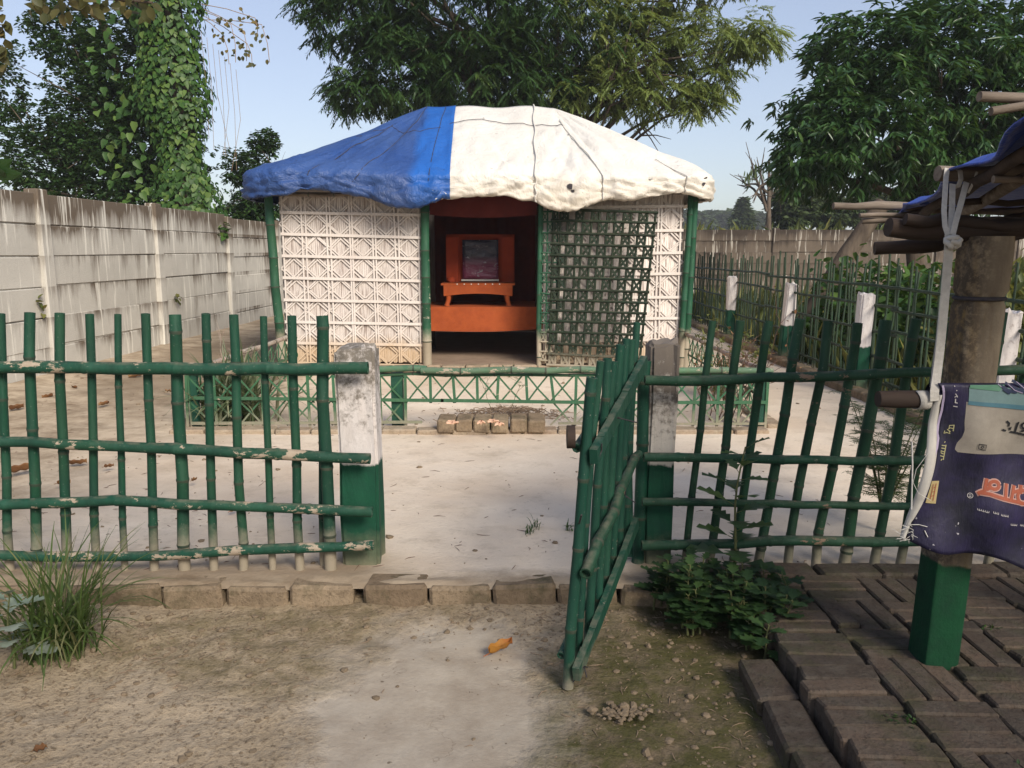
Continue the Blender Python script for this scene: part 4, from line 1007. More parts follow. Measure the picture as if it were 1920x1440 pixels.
def pole(name, a, b, r0, r1, mat, seed, sides=10):
    m = MB(); rr = random.Random(seed); a = Vector(a); b = Vector(b); n = 14; d = (b-a).normalized(); x = d.orthogonal().normalized(); y_ = d.cross(x)
    m.tube([a.lerp(b, k/n)+x*rr.gauss(0, 0.005)+y_*rr.gauss(0, 0.005) for k in range(n+1)], [(r0+(r1-r0)*k/n)*rr.uniform(0.86, 1.12) for k in range(n+1)], sides)
    return m.build(name, mat, sh)
pole('beam', (1.085, PIL[1]-0.01, 1.432), (2.25, PIL[1], 1.45), 0.030, 0.034, M['wood_dark'], 1)
pole('beam', (1.10, PIL[1]+0.09, 1.375), (1.75, PIL[1]+0.10, 1.46), 0.021, 0.022, M['wood_dark'], 2)
pole('beam', (1.115, PIL[1]-0.04, 1.458), (1.6, PIL[1]-0.02, 1.445), 0.016, 0.018, M['wood_dark'], 3)
# roof plane: rises from a far eave towards the viewer
EV = Vector((1.50, 3.20, 1.515)); RG = Vector((1.165, 1.86, 1.665)); OVER = RG + (RG-EV)*0.30
pole('purlin', P(1562, 387, Y=3.18), P(1562, 387, Y=3.18)+Vector((1.2, 0.03, 0.0)), 0.014, 0.022, M['wood'], 4)
pole('purlin', P(1612, 400, Y=3.10), P(1612, 400, Y=3.10)+Vector((1.1, 0.02, 0.02)), 0.0075, 0.015, M['wood'], 5)
pole('purlin', P(1618, 412, Y=3.12), P(1618, 412, Y=3.12)+Vector((1.1, 0.02, 0.0)), 0.011, 0.017, M['wood'], 6)
pole('purlin', P(1757, 326, Y=2.40), P(1757, 326, Y=2.40)+Vector((1.0, 0.0, 0.02)), 0.022, 0.025, M['wood'], 7)
pole('purlin', P(1831, 192, Y=1.72), P(1831, 192, Y=1.72)+Vector((1.15, 0.0, 0.01)), 0.0105, 0.014, M['wood'], 8)
pole('purlin', P(1856, 207, Y=1.70), P(1856, 207, Y=1.70)+Vector((1.15, 0.0, 0.01)), 0.0095, 0.012, M['wood'], 9)
up = (RG-EV).normalized(); X1 = Vector((1, 0, 0)); nrm_ = X1.cross(up); nrm_ = nrm_ if nrm_.z > 0 else -nrm_
dn = -nrm_*0.040
for k, x in enumerate((0.045, 0.42, 0.8, 1.1)):
    pole('rafter', EV+X1*x+dn-up*0.05, OVER+X1*x+dn, 0.018, 0.020, M['wood_dark'], 20+k)
pole('rafter', EV+X1*0.11+dn*1.7-up*0.03, OVER+X1*0.13+dn*1.6, 0.016, 0.018, M['wood'], 29)
for k in range(7):
    t = 0.05+k*0.235; p = EV+(RG-EV)*t+dn*1.9
    pole('batten', p+X1*0.03, p+X1*1.14+Vector((0, 0, rnd.gauss(0, 0.006))), 0.010, 0.011, M['wood'] if k % 2 else M['wood_dark'], 40+k, 7)
m = MB()
def tarp2(u, v):
    p = EV+(OVER-EV)*(v*1.02-0.02)+X1*(1.15*u)
    p += nrm_*(0.010+0.016*math.sin(v*17+u*3)*(1 if u < 0.2 else 0.5)+0.012*mnoise.noise(Vector((u*9, v*9, 2))))
    if u < 0.02: p += X1*(-0.02+0.02*math.sin(v*23))-nrm_*0.028
    return p
us = [0, 0.012, 0.03, 0.06, 0.1, 0.15, 0.2]+[0.2+0.08*k for k in range(1, 11)]
m.grid(lambda u, v: tarp2(us[round(u*(len(us)-1))], v), len(us)-1, 34); o = m.build('tarp', M['blue2'], sh)
o.modifiers.new('thick', 'SOLIDIFY').thickness = 0.005
m = MB()   # loose corner flaps of the sheet at the eave
a = P(1722, 372, Y=3.0); b = P(1742, 376, Y=3.0); c = P(1745, 383, Y=2.98); d = P(1724, 384, Y=2.98)
m.add([a, b, c, d, (a+c)/2+Vector((0, -0.02, 0))], [(0, 1, 4), (1, 2, 4), (2, 3, 4), (3, 0, 4)]); m.build('tarp_flap', M['blue2'], sh)
m = MB(); a = P(1556, 540, Y=10.2); a.z = 0.0; b = P(1656, 380, Y=10.2); c = P(1590, 474, Y=10.2); e = c+(c-b)*1.9; e.z = -0.02
m.tube([e, c, b], [0.12, 0.115, 0.10], 10); tag(m.build('leaning_post', M['bark'], None, e), 'thick leaning wooden post rising behind the leafy mound on the right', 'post')
for x, y in ((2.15, 2.34),):
    m = MB(); m.box((x, y, 0.75), (0.15, 0.15, 1.40)); m.build('rear_pillar', M['pillar'], sh)
# ------------------------------------------------------------------ cross pole, sack and strap on the shelter pillar
SKY = 2.205
m = MB(); pole_a = P(1646, 748, Y=2.235); bz_ = pole_a.z
m.tube([pole_a, pole_a+Vector((0.05, 0, -0.001)), pole_a+Vector((0.5, 0.0, 0.004)), pole_a+Vector((1.7, 0.0, 0.02))], [0.023, 0.0255, 0.026, 0.027], 12)
tag(m.build('cross_pole', M['wood_dark'], None, pole_a), 'dark round wooden pole lashed across the shelter pillar under the sack', 'pole')

def sk(u, v, off=0.0):
    """place on the hanging sack: photo measurement on its plane, with the cloth's own folds"""
    p = P(u, v, Y=SKY)
    w = 0.010*math.sin(p.x*31+p.z*9) + 0.007*math.sin(p.x*13-p.z*21) + 0.012*mnoise.noise(Vector((p.x*9, p.z*7, 1.3)))
    top = max(0.0, 1-abs(p.z-0.99)/0.10)
    p.y = SKY + w*(1-0.7*top) - 0.022*top*0.4 - off
    return p
left = [(1757, 722), (1768, 740), (1770, 770), (1764, 800), (1760, 830), (1758, 850), (1750, 880), (1738, 910), (1726, 940), (1716, 970), (1706, 1000), (1700, 1012)]
def left_u(v):
    for (u0, v0), (u1, v1) in zip(left, left[1:]):
        if v <= v1: return u0+(u1-u0)*max(0, (v-v0))/(v1-v0)
    return left[-1][0]
sack = None
m = MB()
def sackgrid(u, v):
    uu0 = None
    vt = 718+6*u; vb = 1012+78*u+8*math.sin(u*9)
    vv = vt+(vb-vt)*v; ul = left_u(min(1012, 720+292*v)); uu = ul+(2010-ul)*u
    return sk(uu, vv)
m.grid(sackgrid, 44, 46)
def m_sack(name, c, c2):
    s = NT(name); p = s.pos(); a = s.noise(p, 8, 5, 0.65); f = s.noise(s.mapv(p, (1, 1, 0.2)), 120, 3, 0.6); g = s.noise(p, 46, 2, 0.5)
    col = s.mix(s.ramp(a, 0.35, 0.65), c, c2)
    zz = s.sep(p)[2]
    fl = s.math('MULTIPLY', s.ramp(g, 0.72, 0.75), s.ramp(zz, 0.72, 0.60))
    col = s.mix(s.math('MULTIPLY', fl, 0.7), col, (0.55, 0.52, 0.55))
    return s.done(col, 0.55, s.bump(s.math('ADD', f, s.math('MULTIPLY', a, 2)), 0.5, 0.004), 0.35)
M['sack'] = m_sack('purple_woven_sack', (0.007, 0.007, 0.016), (0.022, 0.017, 0.056))
sroot = thing('printed_sack', sk(1800, 722), 'purple and cream printed woven sack hanging reversed over the pole on the pillar', 'sack')
o = m.build('sack_cloth', M['sack'], sroot); o.modifiers.new('thick', 'SOLIDIFY').thickness = 0.003
# fold over the pole
m = MB(); m.grid(lambda u, v: Vector((sk(1757+253*u, 720).x, 2.235-0.032*math.cos(v*math.pi), bz_+0.012+0.034*math.sin(v*math.pi))), 20, 8); m.build('top_fold', M['sack'], sroot)
def flat(name, c, c2=None, rough=0.6): M[name] = m_plain(name, c, c2 or tuple(x*0.8 for x in c), 20, rough, 0.2, 0.3)
flat('pr_cream', (0.27, 0.24, 0.20), (0.20, 0.175, 0.145)); flat('pr_teal', (0.06, 0.15, 0.19)); flat('pr_lteal', (0.14, 0.22, 0.22)); flat('pr_green', (0.06, 0.17, 0.10), (0.10, 0.22, 0.15))
flat('pr_black', (0.015, 0.015, 0.018)); flat('pr_red', (0.33, 0.085, 0.045)); flat('pr_pink', (0.46, 0.27, 0.23)); flat('pr_yellow', (0.36, 0.33, 0.17)); flat('pr_white', (0.46, 0.43, 0.42)); flat('pr_lilac', (0.36, 0.30, 0.42))
flat('pr_label', (0.42, 0.33, 0.16)); flat('pr_edge', (0.50, 0.47, 0.42)); flat('pr_navy', (0.02, 0.03, 0.07))
def patch(name, pts, mat, off, n=14):
    """flat print: polygon given row by row as (v, u_left, u_right)"""
    m = MB()
    def f(u, v):
        q = v*(len(pts)-1); i = min(len(pts)-2, int(q)); t = q-i
        a, b = pts[i], pts[i+1]
        vl = a[0]+(b[0]-a[0])*t; vr = (a[3] if len(a) > 3 else a[0]); vr = vr+((b[3] if len(b) > 3 else b[0])-vr)*t
        ul = a[1]+(b[1]-a[1])*t; ur = a[2]+(b[2]-a[2])*t
        return sk(ul+(ur-ul)*u, vl+(vr-vl)*u, off)
    m.grid(f, n, max(8, 3*len(pts))); return m.build(name, M[mat], sroot)
patch('cream_print', [(752, 1808, 2005, 768), (775, 1806, 2005, 790), (790, 1804, 2005), (805, 1804, 2005), (818, 1800, 2005), (830, 1792, 2005), (842, 1789, 2005, 850), (847, 1794, 2005, 858)], 'pr_cream', 0.0035, 20)
patch('pale_teal_band', [(724, 1812, 2005, 728), (740, 1812, 2005, 752), (754, 1811, 2005, 772)], 'pr_lteal', 0.0045)
patch('teal_band', [(750, 1811, 2005, 766), (757, 1810, 2005, 776)], 'pr_teal', 0.0055)
patch('green_band', [(720, 1814, 1880, 720), (726, 1812, 1868, 732)], 'pr_green', 0.0065)
def ink(name, strokes, mat, w, off):
    m = MB()
    for s in strokes:
        if len(s) == 1: s = [s[0], (s[0][0]+w*0.9, s[0][1])]
        Q = []
        for (a, b), (c, d) in zip(s, s[1:]):
            n = max(1, int(math.hypot(c-a, d-b)/5))
            for k in range(n): Q.append((a+(c-a)*k/n, b+(d-b)*k/n))
        Q.append(s[-1]); vs = []
        for i, (a, b) in enumerate(Q):
            p, q = Q[max(0, i-1)], Q[min(len(Q)-1, i+1)]; dx, dy = q[0]-p[0], q[1]-p[1]; L = math.hypot(dx, dy) or 1
            nx, ny = -dy/L*w/2, dx/L*w/2
            vs += [sk(a+nx, b+ny, off), sk(a-nx, b-ny, off)]
        m.add(vs, [(2*i, 2*i+1, 2*i+3, 2*i+2) for i in range(len(Q)-1)])
    return m.build(name, M[mat], sroot)
def circ(cx, cy, rx, ry, n=14, a0=0, a1=360): return [(cx+rx*math.cos(R(a0+(a1-a0)*k/n)), cy+ry*math.sin(R(a0+(a1-a0)*k/n))) for k in range(n+1)]
big = [[(1848, 896), (1843, 918), (1832, 923), (1835, 926)], [(1832, 922), (1852, 924), (1876, 932), (1920, 944), (1960, 952)], circ(1861, 908, 9, 7), [(1846, 916), (1853, 912)],
       [(1886, 906), (1880, 930)], [(1902, 910), (1894, 930), (1890, 938)], [(1900, 922), (1912, 920)], circ(1918, 932, 11, 12, 12, 90, 300), [(1916, 910), (1914, 926)], [(1940, 912), (1938, 946)], circ(1955, 930, 9, 9)]
ink('lettering_outline', big, 'pr_pink', 10.5, 0.0042); ink('lettering', big, 'pr_red', 6.2, 0.0056)
ink('mark', [circ(1819, 929, 4.6, 4.6), [(1817, 928), (1821, 928)], [(1817, 931), (1821, 931)]], 'pr_white', 1.1, 0.0045)
blk = [[(1884, 788), (1890, 793), (1889, 799)], [(1876, 804), (1884, 807)], [(1890, 803), (1894, 800), (1892, 806)], [(1893, 809), (1908, 812), (1930, 817)], [(1907, 790), (1903, 811)], circ(1920, 797, 6, 6, 10, 60, 330), [(1914, 808), (1925, 806)], [(1940, 795), (1936, 816)], circ(1955, 803, 8, 6)]
ink('black_lettering', blk, 'pr_black', 3.4, 0.0065)
ink('square_mark', [[(1827, 829), (1841, 831), (1840, 841), (1826, 838), (1827, 829)], circ(1833.5, 835, 2.2, 2.2, 8)], 'pr_black', 1.5, 0.0065)
ink('side_lettering', [[(1788, 796), (1786, 808)], [(1787, 797), (1781, 798), (1780, 802), (1786, 803)], [(1781, 803), (1777, 806), (1782, 809)], [(1773, 808), (1771, 813), (1776, 811), (1781, 813), (1780, 808)],
                       [(1773, 828), (1771, 830)], [(1774, 834), (1768, 862)], [(1773, 836), (1766, 835)], [(1772, 841), (1765, 840)], [(1770, 847), (1764, 845), (1764, 849), (1769, 851)], [(1769, 856), (1762, 854)], [(1766, 860), (1763, 863)]], 'pr_yellow', 1.7, 0.0055)
ink('white_lettering', [[(1789, 731)], [(1788, 737), (1791, 741), (1787, 744)], [(1791, 741), (1792, 744)], [(1789, 747), (1789, 754)], [(1788, 754), (1793, 755)], [(1786, 761), (1793, 762)], [(1786, 722), (1787, 724)]], 'pr_white', 1.8, 0.0055)
tiny = []
for (u, v, n_) in ((1830, 951, 7), (1855, 954.5, 4), (1869, 959, 6), (1891, 979, 6), (1914, 983, 6), (1935, 988, 5)):
    for k in range(n_):
        a = u+2.9*k; b = v+0.62*k; tiny.append([(a, b), (a-0.4, b+3.2+(k % 2))])
        if k < n_-1: tiny.append([(a-0.3, b+3), (a+2.6, b+3.5)])
ink('small_lettering', tiny, 'pr_white', 0.9, 0.0045)
patch('small_label', [(900, 1744, 1760, 901), (921, 1739, 1757, 922), (942, 1734, 1754, 944)], 'pr_label', 0.005, 4)
ink('label_print', [[(1753, 905), (1748, 938)], [(1747, 906), (1742, 936)], [(1752, 912), (1748, 913)], [(1751, 920), (1746, 921)], [(1750, 928), (1744, 929)]], 'pr_red', 1.3, 0.007)
ink('edge_piping', [[(1765, 722), (1768, 745), (1767, 770), (1763, 790), (1759, 812), (1760, 822), (1756, 840), (1749, 855), (1746, 866), (1738, 876)]], 'pr_lilac', 4.2, 0.006)
m = MB()
def hem(u, v):
    vv = 740+275*v; c = [(1752, 760), (1745, 800), (1737, 845), (1727, 890), (1714, 945), (1702, 985), (1692, 1010)]
    ul = 1760
    for (a, b), (e, f) in zip([(1762, 735)]+c, c):
        if vv <= f: ul = a+(e-a)*(vv-b)/(f-b); break
    else: ul = c[-1][0]
    w = 5+16*math.sin(min(1, v*1.15)*math.pi)**0.6+4*v
    return sk(ul+w*u+1.5*math.sin(vv*0.9)*(u < 0.1), vv, -0.004+0.010*math.sin(u*math.pi))
m.grid(hem, 6, 40); o = m.build('white_hem', M['pr_edge'], sroot); o.modifiers.new('thick', 'SOLIDIFY').thickness = 0.002
m = MB()
for k in range(26):
    a = sk(1690+rnd.uniform(0, 24), 1000+rnd.uniform(-15, 14), 0.006); m.tube([a, a+Vector((rnd.gauss(-0.006, 0.012), rnd.gauss(0, 0.006), rnd.gauss(-0.004, 0.010)))], 0.0008, 3, False)
m.tube([sk(1708, 985, .006), sk(1722, 983, .008), sk(1736, 986, .006)], 0.0012, 4); m.tube([sk(1731, 993, .006), sk(1735, 1004, .006)], 0.0014, 4)
m.build('frayed_threads', M['rope_white'], sroot)
# dark scenery printed at the sack's upper right
ink('dark_print', [[(1872, 722), (1884, 730), (1900, 734)], [(1880, 716), (1895, 726), (1920, 736)], [(1893, 712), (1912, 724), (1940, 730)], [(1905, 728), (1930, 722)], [(1876, 728), (1888, 736)]], 'pr_navy', 5.5, 0.0075)
ink('pale_print', [[(1884, 718), (1896, 730), (1910, 735)], [(1900, 714), (1915, 728)], [(1866, 718), (1872, 724)]], 'pr_lilac', 1.3, 0.0085)

# the strap: looped over the purlin, knotted, and down along the pillar to the pole
st_ = thing('woven_strap', P(1795, 450, Y=2.26), 'white woven strap knotted under the shelter beam and hanging down the pillar', 'strap')
def ribbon(name, pts, w, twist=0.0, t=0.0025):
    m = MB(); vs = []
    n = len(pts)
    for i, p in enumerate(pts):
        p = Vector(p); d = (Vector(pts[min(n-1, i+1)])-Vector(pts[max(0, i-1)])).normalized()
        s_ = Vector((math.cos(twist*i/n), math.sin(twist*i/n)*0.9, 0)); s_ = (s_-d*s_.dot(d)).normalized(); nn = d.cross(s_)
        vs += [p+s_*w/2+nn*t/2, p-s_*w/2+nn*t/2, p-s_*w/2-nn*t/2, p+s_*w/2-nn*t/2]
    fs = [(0, 1, 2, 3), tuple(4*(n-1)+k for k in (3, 2, 1, 0))]
    for i in range(n-1):
        for k in range(4): fs.append((4*i+k, 4*i+(k+1) % 4, 4*i+4+(k+1) % 4, 4*i+4+k))
    m.add(vs, fs); return m.build(name, M['strap'], st_)
pp = lambda *q: [P(u, v, Y=y) for u, v, y in q]
ribbon('strap_band', pp((1778, 318, 2.385), (1776, 316, 2.368), (1774, 330, 2.362), (1772, 360, 2.33), (1770, 395, 2.29), (1772, 425, 2.262), (1777, 440, 2.252)), 0.014)
ribbon('strap_band', pp((1796, 318, 2.385), (1800, 320, 2.37), (1802, 336, 2.36), (1797, 348, 2.36), (1788, 352, 2.365)), 0.013)
ribbon('strap_band', pp((1786, 345, 2.36), (1785, 390, 2.31), (1783, 430, 2.262), (1782, 452, 2.25)), 0.016)
ribbon('strap_band', pp((1812, 342, 2.35), (1802, 380, 2.31), (1792, 415, 2.27), (1786, 440, 2.25)), 0.0155)
ribbon('strap_band', pp((1832, 322, 2.34), (1824, 345, 2.345), (1815, 362, 2.35)), 0.006)
ribbon('strap_band', pp((1780, 440, 2.25), (1778, 480, 2.25), (1773, 540, 2.245), (1768, 600, 2.24), (1762, 660, 2.235), (1757, 700, 2.225), (1752, 735, 2.20), (1752, 752, 2.20)), 0.0245)
ribbon('strap_band', pp((1766, 560, 2.262), (1758, 640, 2.25), (1750, 700, 2.235), (1747, 726, 2.23)), 0.010)
m = MB()
kc = P(1787, 455, Y=2.238)
m.tube([kc+Vector((0.016*math.cos(a)+0.004*math.sin(2*a), 0.008*math.sin(3*a), 0.014*math.sin(a))) for a in lin(0, 2*math.pi, 16)], 0.008, 8); m.tube([kc+Vector((-0.01, -0.006, 0.004)), kc+Vector((0.006, -0.012, -0.002)), kc+Vector((0.016, -0.004, 0.008))], 0.009, 8)
m.build('knot', M['strap'], st_)
m = MB()
m.grid(lambda u, v: pole_a+Vector((0.115+0.032*(u-0.5)-0.02*v+0.02*math.sin(v*math.pi), 0.0275*-math.sin(v*math.pi*1.35+0.5), 0.0285*math.cos(v*math.pi*1.35+0.5))), 2, 14); o = m.build('pole_loop', M['strap'], st_)
o.modifiers.new('thick', 'SOLIDIFY').thickness = 0.002
m = MB(); m.tube(pp((1710, 828, 2.19), (1711, 870, 2.195), (1709, 955, 2.20)), 0.0022, 5); m.tube(pp((1740, 850, 2.19), (1718, 880, 2.19), (1712, 905, 2.195), (1722, 925, 2.185), (1745, 938, 2.19)), 0.0009, 4)
m.build('loose_string', M['rope_white'], st_)

# ------------------------------------------------------------------ little things lying about
def leaf_thing(name, p, L, W, rz, mat, label, group=None, curl=0.35):
    m = MB()
    def f(u, v):
        t = v; w = W*math.sin(math.pi*min(1, 0.06+t*0.94))**0.8*(u-0.5)
        return Vector((L*(t-0.5), w, 0.004+curl*W*(2*(u-0.5))**2*0.9+0.12*L*(t-0.5)**2+0.004*math.sin(t*14+u*5)))
    m.grid(f, 6, 10); m.tube([(-L*0.5, 0, 0.008), (-L*0.72, 0.004, 0.004)], 0.0016, 4)
    me = m.mesh(name); me.materials.append(mat)
    at = me.attributes.new('tint', 'FLOAT', 'FACE'); r0 = rnd.random(); at.data.foreach_set('value', [min(1, max(0, r0*0.4+0.6*((i//6)/10))) for i in range(len(me.polygons))])
    o = link(name, me, None, p); o.rotation_euler = (rnd.gauss(0, 0.1), rnd.gauss(0, 0.1), rz); return tag(o, label, 'leaf', group)
p = P(940, 1222, z=0.0)
leaf_thing('fallen_leaf', p+Vector((0, 0, 0.006)), 0.105, 0.042, 0.72, M['lf_orange'], 'curled orange and yellow dead leaf on the pale ground before the gateway', None, 0.6)
p = P(78, 1412, z=0.0); leaf_thing('fallen_leaf', p+Vector((0, 0, 0.008)), 0.035, 0.025, 0.3, M['lf_dry'], 'small rusty dead leaf near the lower left corner of the ground', None, 0.4)
p = P(147, 873, z=YZ+0.01); leaf_thing('fallen_leaf', p+Vector((0, 0, 0.008)), 0.10, 0.06, 0.2, M['lf_dry'], 'rusty red dead leaf on the yard seen between the left pickets', None, 0.4)
p = P(440, 960, z=YZ+0.01); leaf_thing('fallen_leaf', p+Vector((0, 0, 0.006)), 0.06, 0.035, 1.2, M['lf_orange'], 'yellow dead leaf on the yard behind the left fence', None, 0.3)
ORD = ('first', 'second', 'third', 'fourth', 'fifth', 'sixth', 'seventh', 'eighth', 'ninth', 'tenth', 'eleventh')
GAPS = (1, 60, 117, 173, 226, 279, 336, 392, 446, 500, 555, 610); seen = set()
for u, v, s in ((44, 887, .11), (32, 770, .10), (90, 748, .08), (195, 762, .09), (206, 715, .12), (92, 718, .09), (316, 737, .07), (255, 709, .12), (318, 800, .06), (120, 912, .06), (140, 730, .08), (30, 905, .05), (205, 640, .11), (258, 655, .09), (150, 900, .05), (205, 880, .05), (255, 800, .06), (365, 905, .04)):
    k = sum(1 for q in GAPS[1:] if q < u); lv = 'above the top rail' if v < 690 else 'between the top and second rails' if v < 838 else 'between the second and third rails'
    if (k, lv) in seen: continue
    seen.add((k, lv)); p = P(u, v, z=YZ+0.02)
    leaf_thing('fallen_leaf', p+Vector((0, 0, 0.012)), s*1.1, s*0.6, rnd.uniform(0, 6), M['lf_dry'], 'dry leaf in the %s gap of the left fence %s' % (ORD[k], lv), 'dry leaves on the left of the yard', rnd.uniform(0.3, 0.6))

def flower(p, r, label, tilt):
    root = thing('flower', p, label, 'flower', 'faded flowers on the brick step')
    for k in range(5):
        a = k*2*math.pi/5+rnd.uniform(-0.2, 0.2); m = MB()
        def f(u, v, a=a):
            w = r*0.62*math.sin(math.pi*(0.12+0.80*v))**0.7*(u-0.5)*2*0.6; q = r*v
            return p+Vector((q*math.cos(a)-w*math.sin(a), (q*math.sin(a)+w*math.cos(a))*0.8-0.01*v*tilt, 0.012+0.25*q+0.010*math.sin(u*9+k)-0.5*q*q/r*tilt))
        m.grid(f, 4, 5); o = m.build('petal', M['petal'], root)
    m = MB(); m.tube([p+Vector((0, 0, 0.006)), p+Vector((0.003, -0.012, 0.022))], [0.006, 0.004], 6); m.build('centre', M['petal_c'], root)
flower(P(848, 796, z=0.18), 0.045, 'round peach flower at the left end of the brick step', 0.3)
flower(P(902, 794, z=0.18), 0.030, 'small wilted pale flower on the third brick of the step', 1.0)
flower(P(924, 793, z=0.18), 0.042, 'peach flower with a dark centre on the fourth brick of the step', 0.4)
flower(P(936, 797, z=0.178), 0.036, 'pinkish spread flower drooping over the fourth brick of the step', 0.9)

def sticks(name, c, sx, sy, h, n, L, mat, label, seed):
    rr = random.Random(seed); m = MB()
    for k in range(n):
        p = Vector((c[0]+rr.gauss(0, sx), c[1]+rr.gauss(0, sy), 0)); q = math.exp(-((p.x-c[0])/sx/1.5)**2-((p.y-c[1])/sy/1.5)**2)
        p.z = c[2]+h*q*rr.random(); a = rr.uniform(0, 6.28); l = L*rr.uniform(0.4, 1)
        d = Vector((math.cos(a), math.sin(a), rr.gauss(0, 0.25)))*l*0.5
        m.tube([p-d, p+Vector((rr.gauss(0, 0.006), rr.gauss(0, 0.006), 0.004)), p+d], 0.003, 4, False)
    o = m.build(name, mat, None, c); return tag(o, label, None, None, 'stuff')
sticks('dry_twigs', P(955, 778, z=YZ+0.01), 0.22, 0.11, 0.07, 420, 0.09, M['twig'], 'heap of broken dry twigs in the bed behind the brick step', 1)
def flecks(name, n, fn, L, mat, label, seed):
    rr = random.Random(seed); m = MB()
    for k in range(n):
        c = Vector(fn(rr)); a = rr.uniform(0, 6.28); l = L*rr.uniform(0.3, 1)**1.5; d = Vector((math.cos(a), math.sin(a), rr.gauss(0, 0.08)))*l/2; q = Vector((rr.gauss(0, 0.1)*l, rr.gauss(0, 0.1)*l, 0.004))
        m.tube([c-d+Vector((0, 0, .002)), c+q, c+d+Vector((0, 0, .002))], [0.0006, 0.0016, 0.0008], 4, False)
    return tag(m.build(name, mat), label, None, None, 'stuff')
yp = lambda x, y: (x, y, float(yz(np.array([x]), np.array([y]))[0]))
flecks('twig_bits', 520, lambda rr: yp(rr.uniform(-4.5, 3.0) if rr.random() < 0.6 else rr.uniform(-4.5, -0.8), 3.15+5.5*rr.random()**1.5), 0.07, M['dry_stem'], 'bits of twig and straw strewn over the yard', 11)
# clods and crumbs on the bare earth
def clods(name, n, fn, smin, smax, mat, label, seed):
    rr = random.Random(seed); m = MB(); t = (1+5**0.5)/2
    ico = [(-1, t, 0), (1, t, 0), (-1, -t, 0), (1, -t, 0), (0, -1, t), (0, 1, t), (0, -1, -t), (0, 1, -t), (t, 0, -1), (t, 0, 1), (-t, 0, -1), (-t, 0, 1)]
    fc = [(0,11,5),(0,5,1),(0,1,7),(0,7,10),(0,10,11),(1,5,9),(5,11,4),(11,10,2),(10,7,6),(7,1,8),(3,9,4),(3,4,2),(3,2,6),(3,6,8),(3,8,9),(4,9,5),(2,4,11),(6,2,10),(8,6,7),(9,8,1)]
    for k in range(n):
        c = fn(rr); s = smin*(smax/smin)**(rr.random()**3.0)/1.9; a = rr.uniform(0, 6.28); fl = rr.uniform(0.35, 0.8)
        vs = [Vector((x*math.cos(a)-y*math.sin(a), x*math.sin(a)+y*math.cos(a), z*fl))*s*rr.uniform(0.7, 1.25)+Vector(c)+Vector((0, 0, s*0.3)) for x, y, z in ico]
        m.add(vs, fc)
    o = m.build(name, mat); return tag(o, label, None, None, 'stuff')
def gpt(rr):
    while True:
        x = rr.uniform(-2.3, 0.85); y = rr.uniform(1.15, 2.93)
        pale = math.exp(-((((x+0.16)/0.45)**2+((y-2.15)/0.55)**2)**2))
        w = 0.25+0.9*math.exp(-((x+1.4)/0.5)**2-((y-2.6)/0.35)**2)+0.5*math.exp(-((x-0.5)/0.4)**2)+0.3*math.exp(-((y-2.9)/0.1)**2)
        if rr.random() < w*(1-0.96*pale): return (x, y, float(gz(np.array([x]), np.array([y]))[0]))
flecks('straw_bits', 420, gpt, 0.055, M['twig'], 'bits of straw and twig on the bare ground before the kerb', 12)
clods('soil_clods', 2600, gpt, 0.0025, 0.016, M['clod'], 'dry clods and crumbs of earth scattered over the bare ground', 3)
clods('soil_heap', 90, lambda rr: (0.32+rr.gauss(0, 0.05), 2.20+rr.gauss(0, 0.022), 0.008+abs(rr.gauss(0, 0.006))), 0.006, 0.016, M['clod'], 'small heap of crumbled earth beside the open gate', 4)
clods('yard_crumbs', 420, lambda rr: (lambda x, y: (x, y, float(yz(np.array([x]), np.array([y]))[0])))(rr.uniform(-4.4, -0.5) if rr.random() < 0.75 else rr.uniform(-.5, 3.0), 3.2+5*rr.random()**1.6), 0.004, 0.022, M['clod'], 'small crumbs of earth lying on the yard', 5)
# ------------------------------------------------------------------ plants
def leaf_obj(name, parent, label=None, cat=None, loc=None, kind=None, **kw):
    off = origin(parent) if parent is not None else Vector(loc)
    mat = kw.pop('mat'); me = leaf_mesh(name, mat=mat, off=off, **kw)
    o = link(name, me, parent, None if parent is not None else loc)
    return tag(o, label, cat, None, kind)
def blades(name, c, n, L, W, mat, label, cat, seed, spread=0.9, base=0.05, bend=1.0, parent=None, kind=None, sink=0.01):
    """a clump of grass-like blades, each a tapered arching strip"""
    g = np.random.default_rng(seed); V = []; F = []; T = []
    for k in range(n):
        a = g.uniform(0, 2*np.pi); lean_ = g.uniform(0.05, 1)**0.8*spread; l = L*g.uniform(0.5, 1.1); w = W*g.uniform(0.7, 1.2)
        b = np.array(c)+np.array([g.normal(0, base), g.normal(0, base), -sink]); h = np.array([np.cos(a), np.sin(a), 0]); sd_ = np.array([-np.sin(a), np.cos(a), 0])
        pts = []; ang = lean_*0.55; p = b.copy(); ns = 7
        for s in range(ns+1):
            pts.append(p.copy()); dirv = h*np.sin(ang)+np.array([0, 0, np.cos(ang)]); p = p+dirv*l/ns; ang += bend*lean_*0.26*(1+0.4*s/ns)+g.normal(0, 0.03)
            if p[2] < c[2]+0.004: p[2] = c[2]+0.004+0.004*g.random()
        n0 = len(V); tt = g.random()
        for s, q in enumerate(pts):
            ww = w*(0.65+0.8*s/ns)*(1-(s/ns)**2.2)*0.5+0.0006
            V.append(q+sd_*ww); V.append(q-sd_*ww)
        for s in range(ns): F.append([n0+2*s, n0+2*s+1, n0+2*s+3, n0+2*s+2]); T.append(min(1, tt*0.75+0.25*s/ns if tt < 0.85 else 1.0))
    V = np.array(V); off = origin(parent) if parent is not None else Vector(c)
    me = mesh_arrays(name, V-np.array(off)[None], np.array(F).ravel(), np.arange(len(F))*4, mat, tint=np.array(T))
    o = link(name, me, parent, None if parent is not None else c); return tag(o, label, cat, None, kind)
c = P(112, 1222, z=0.0)
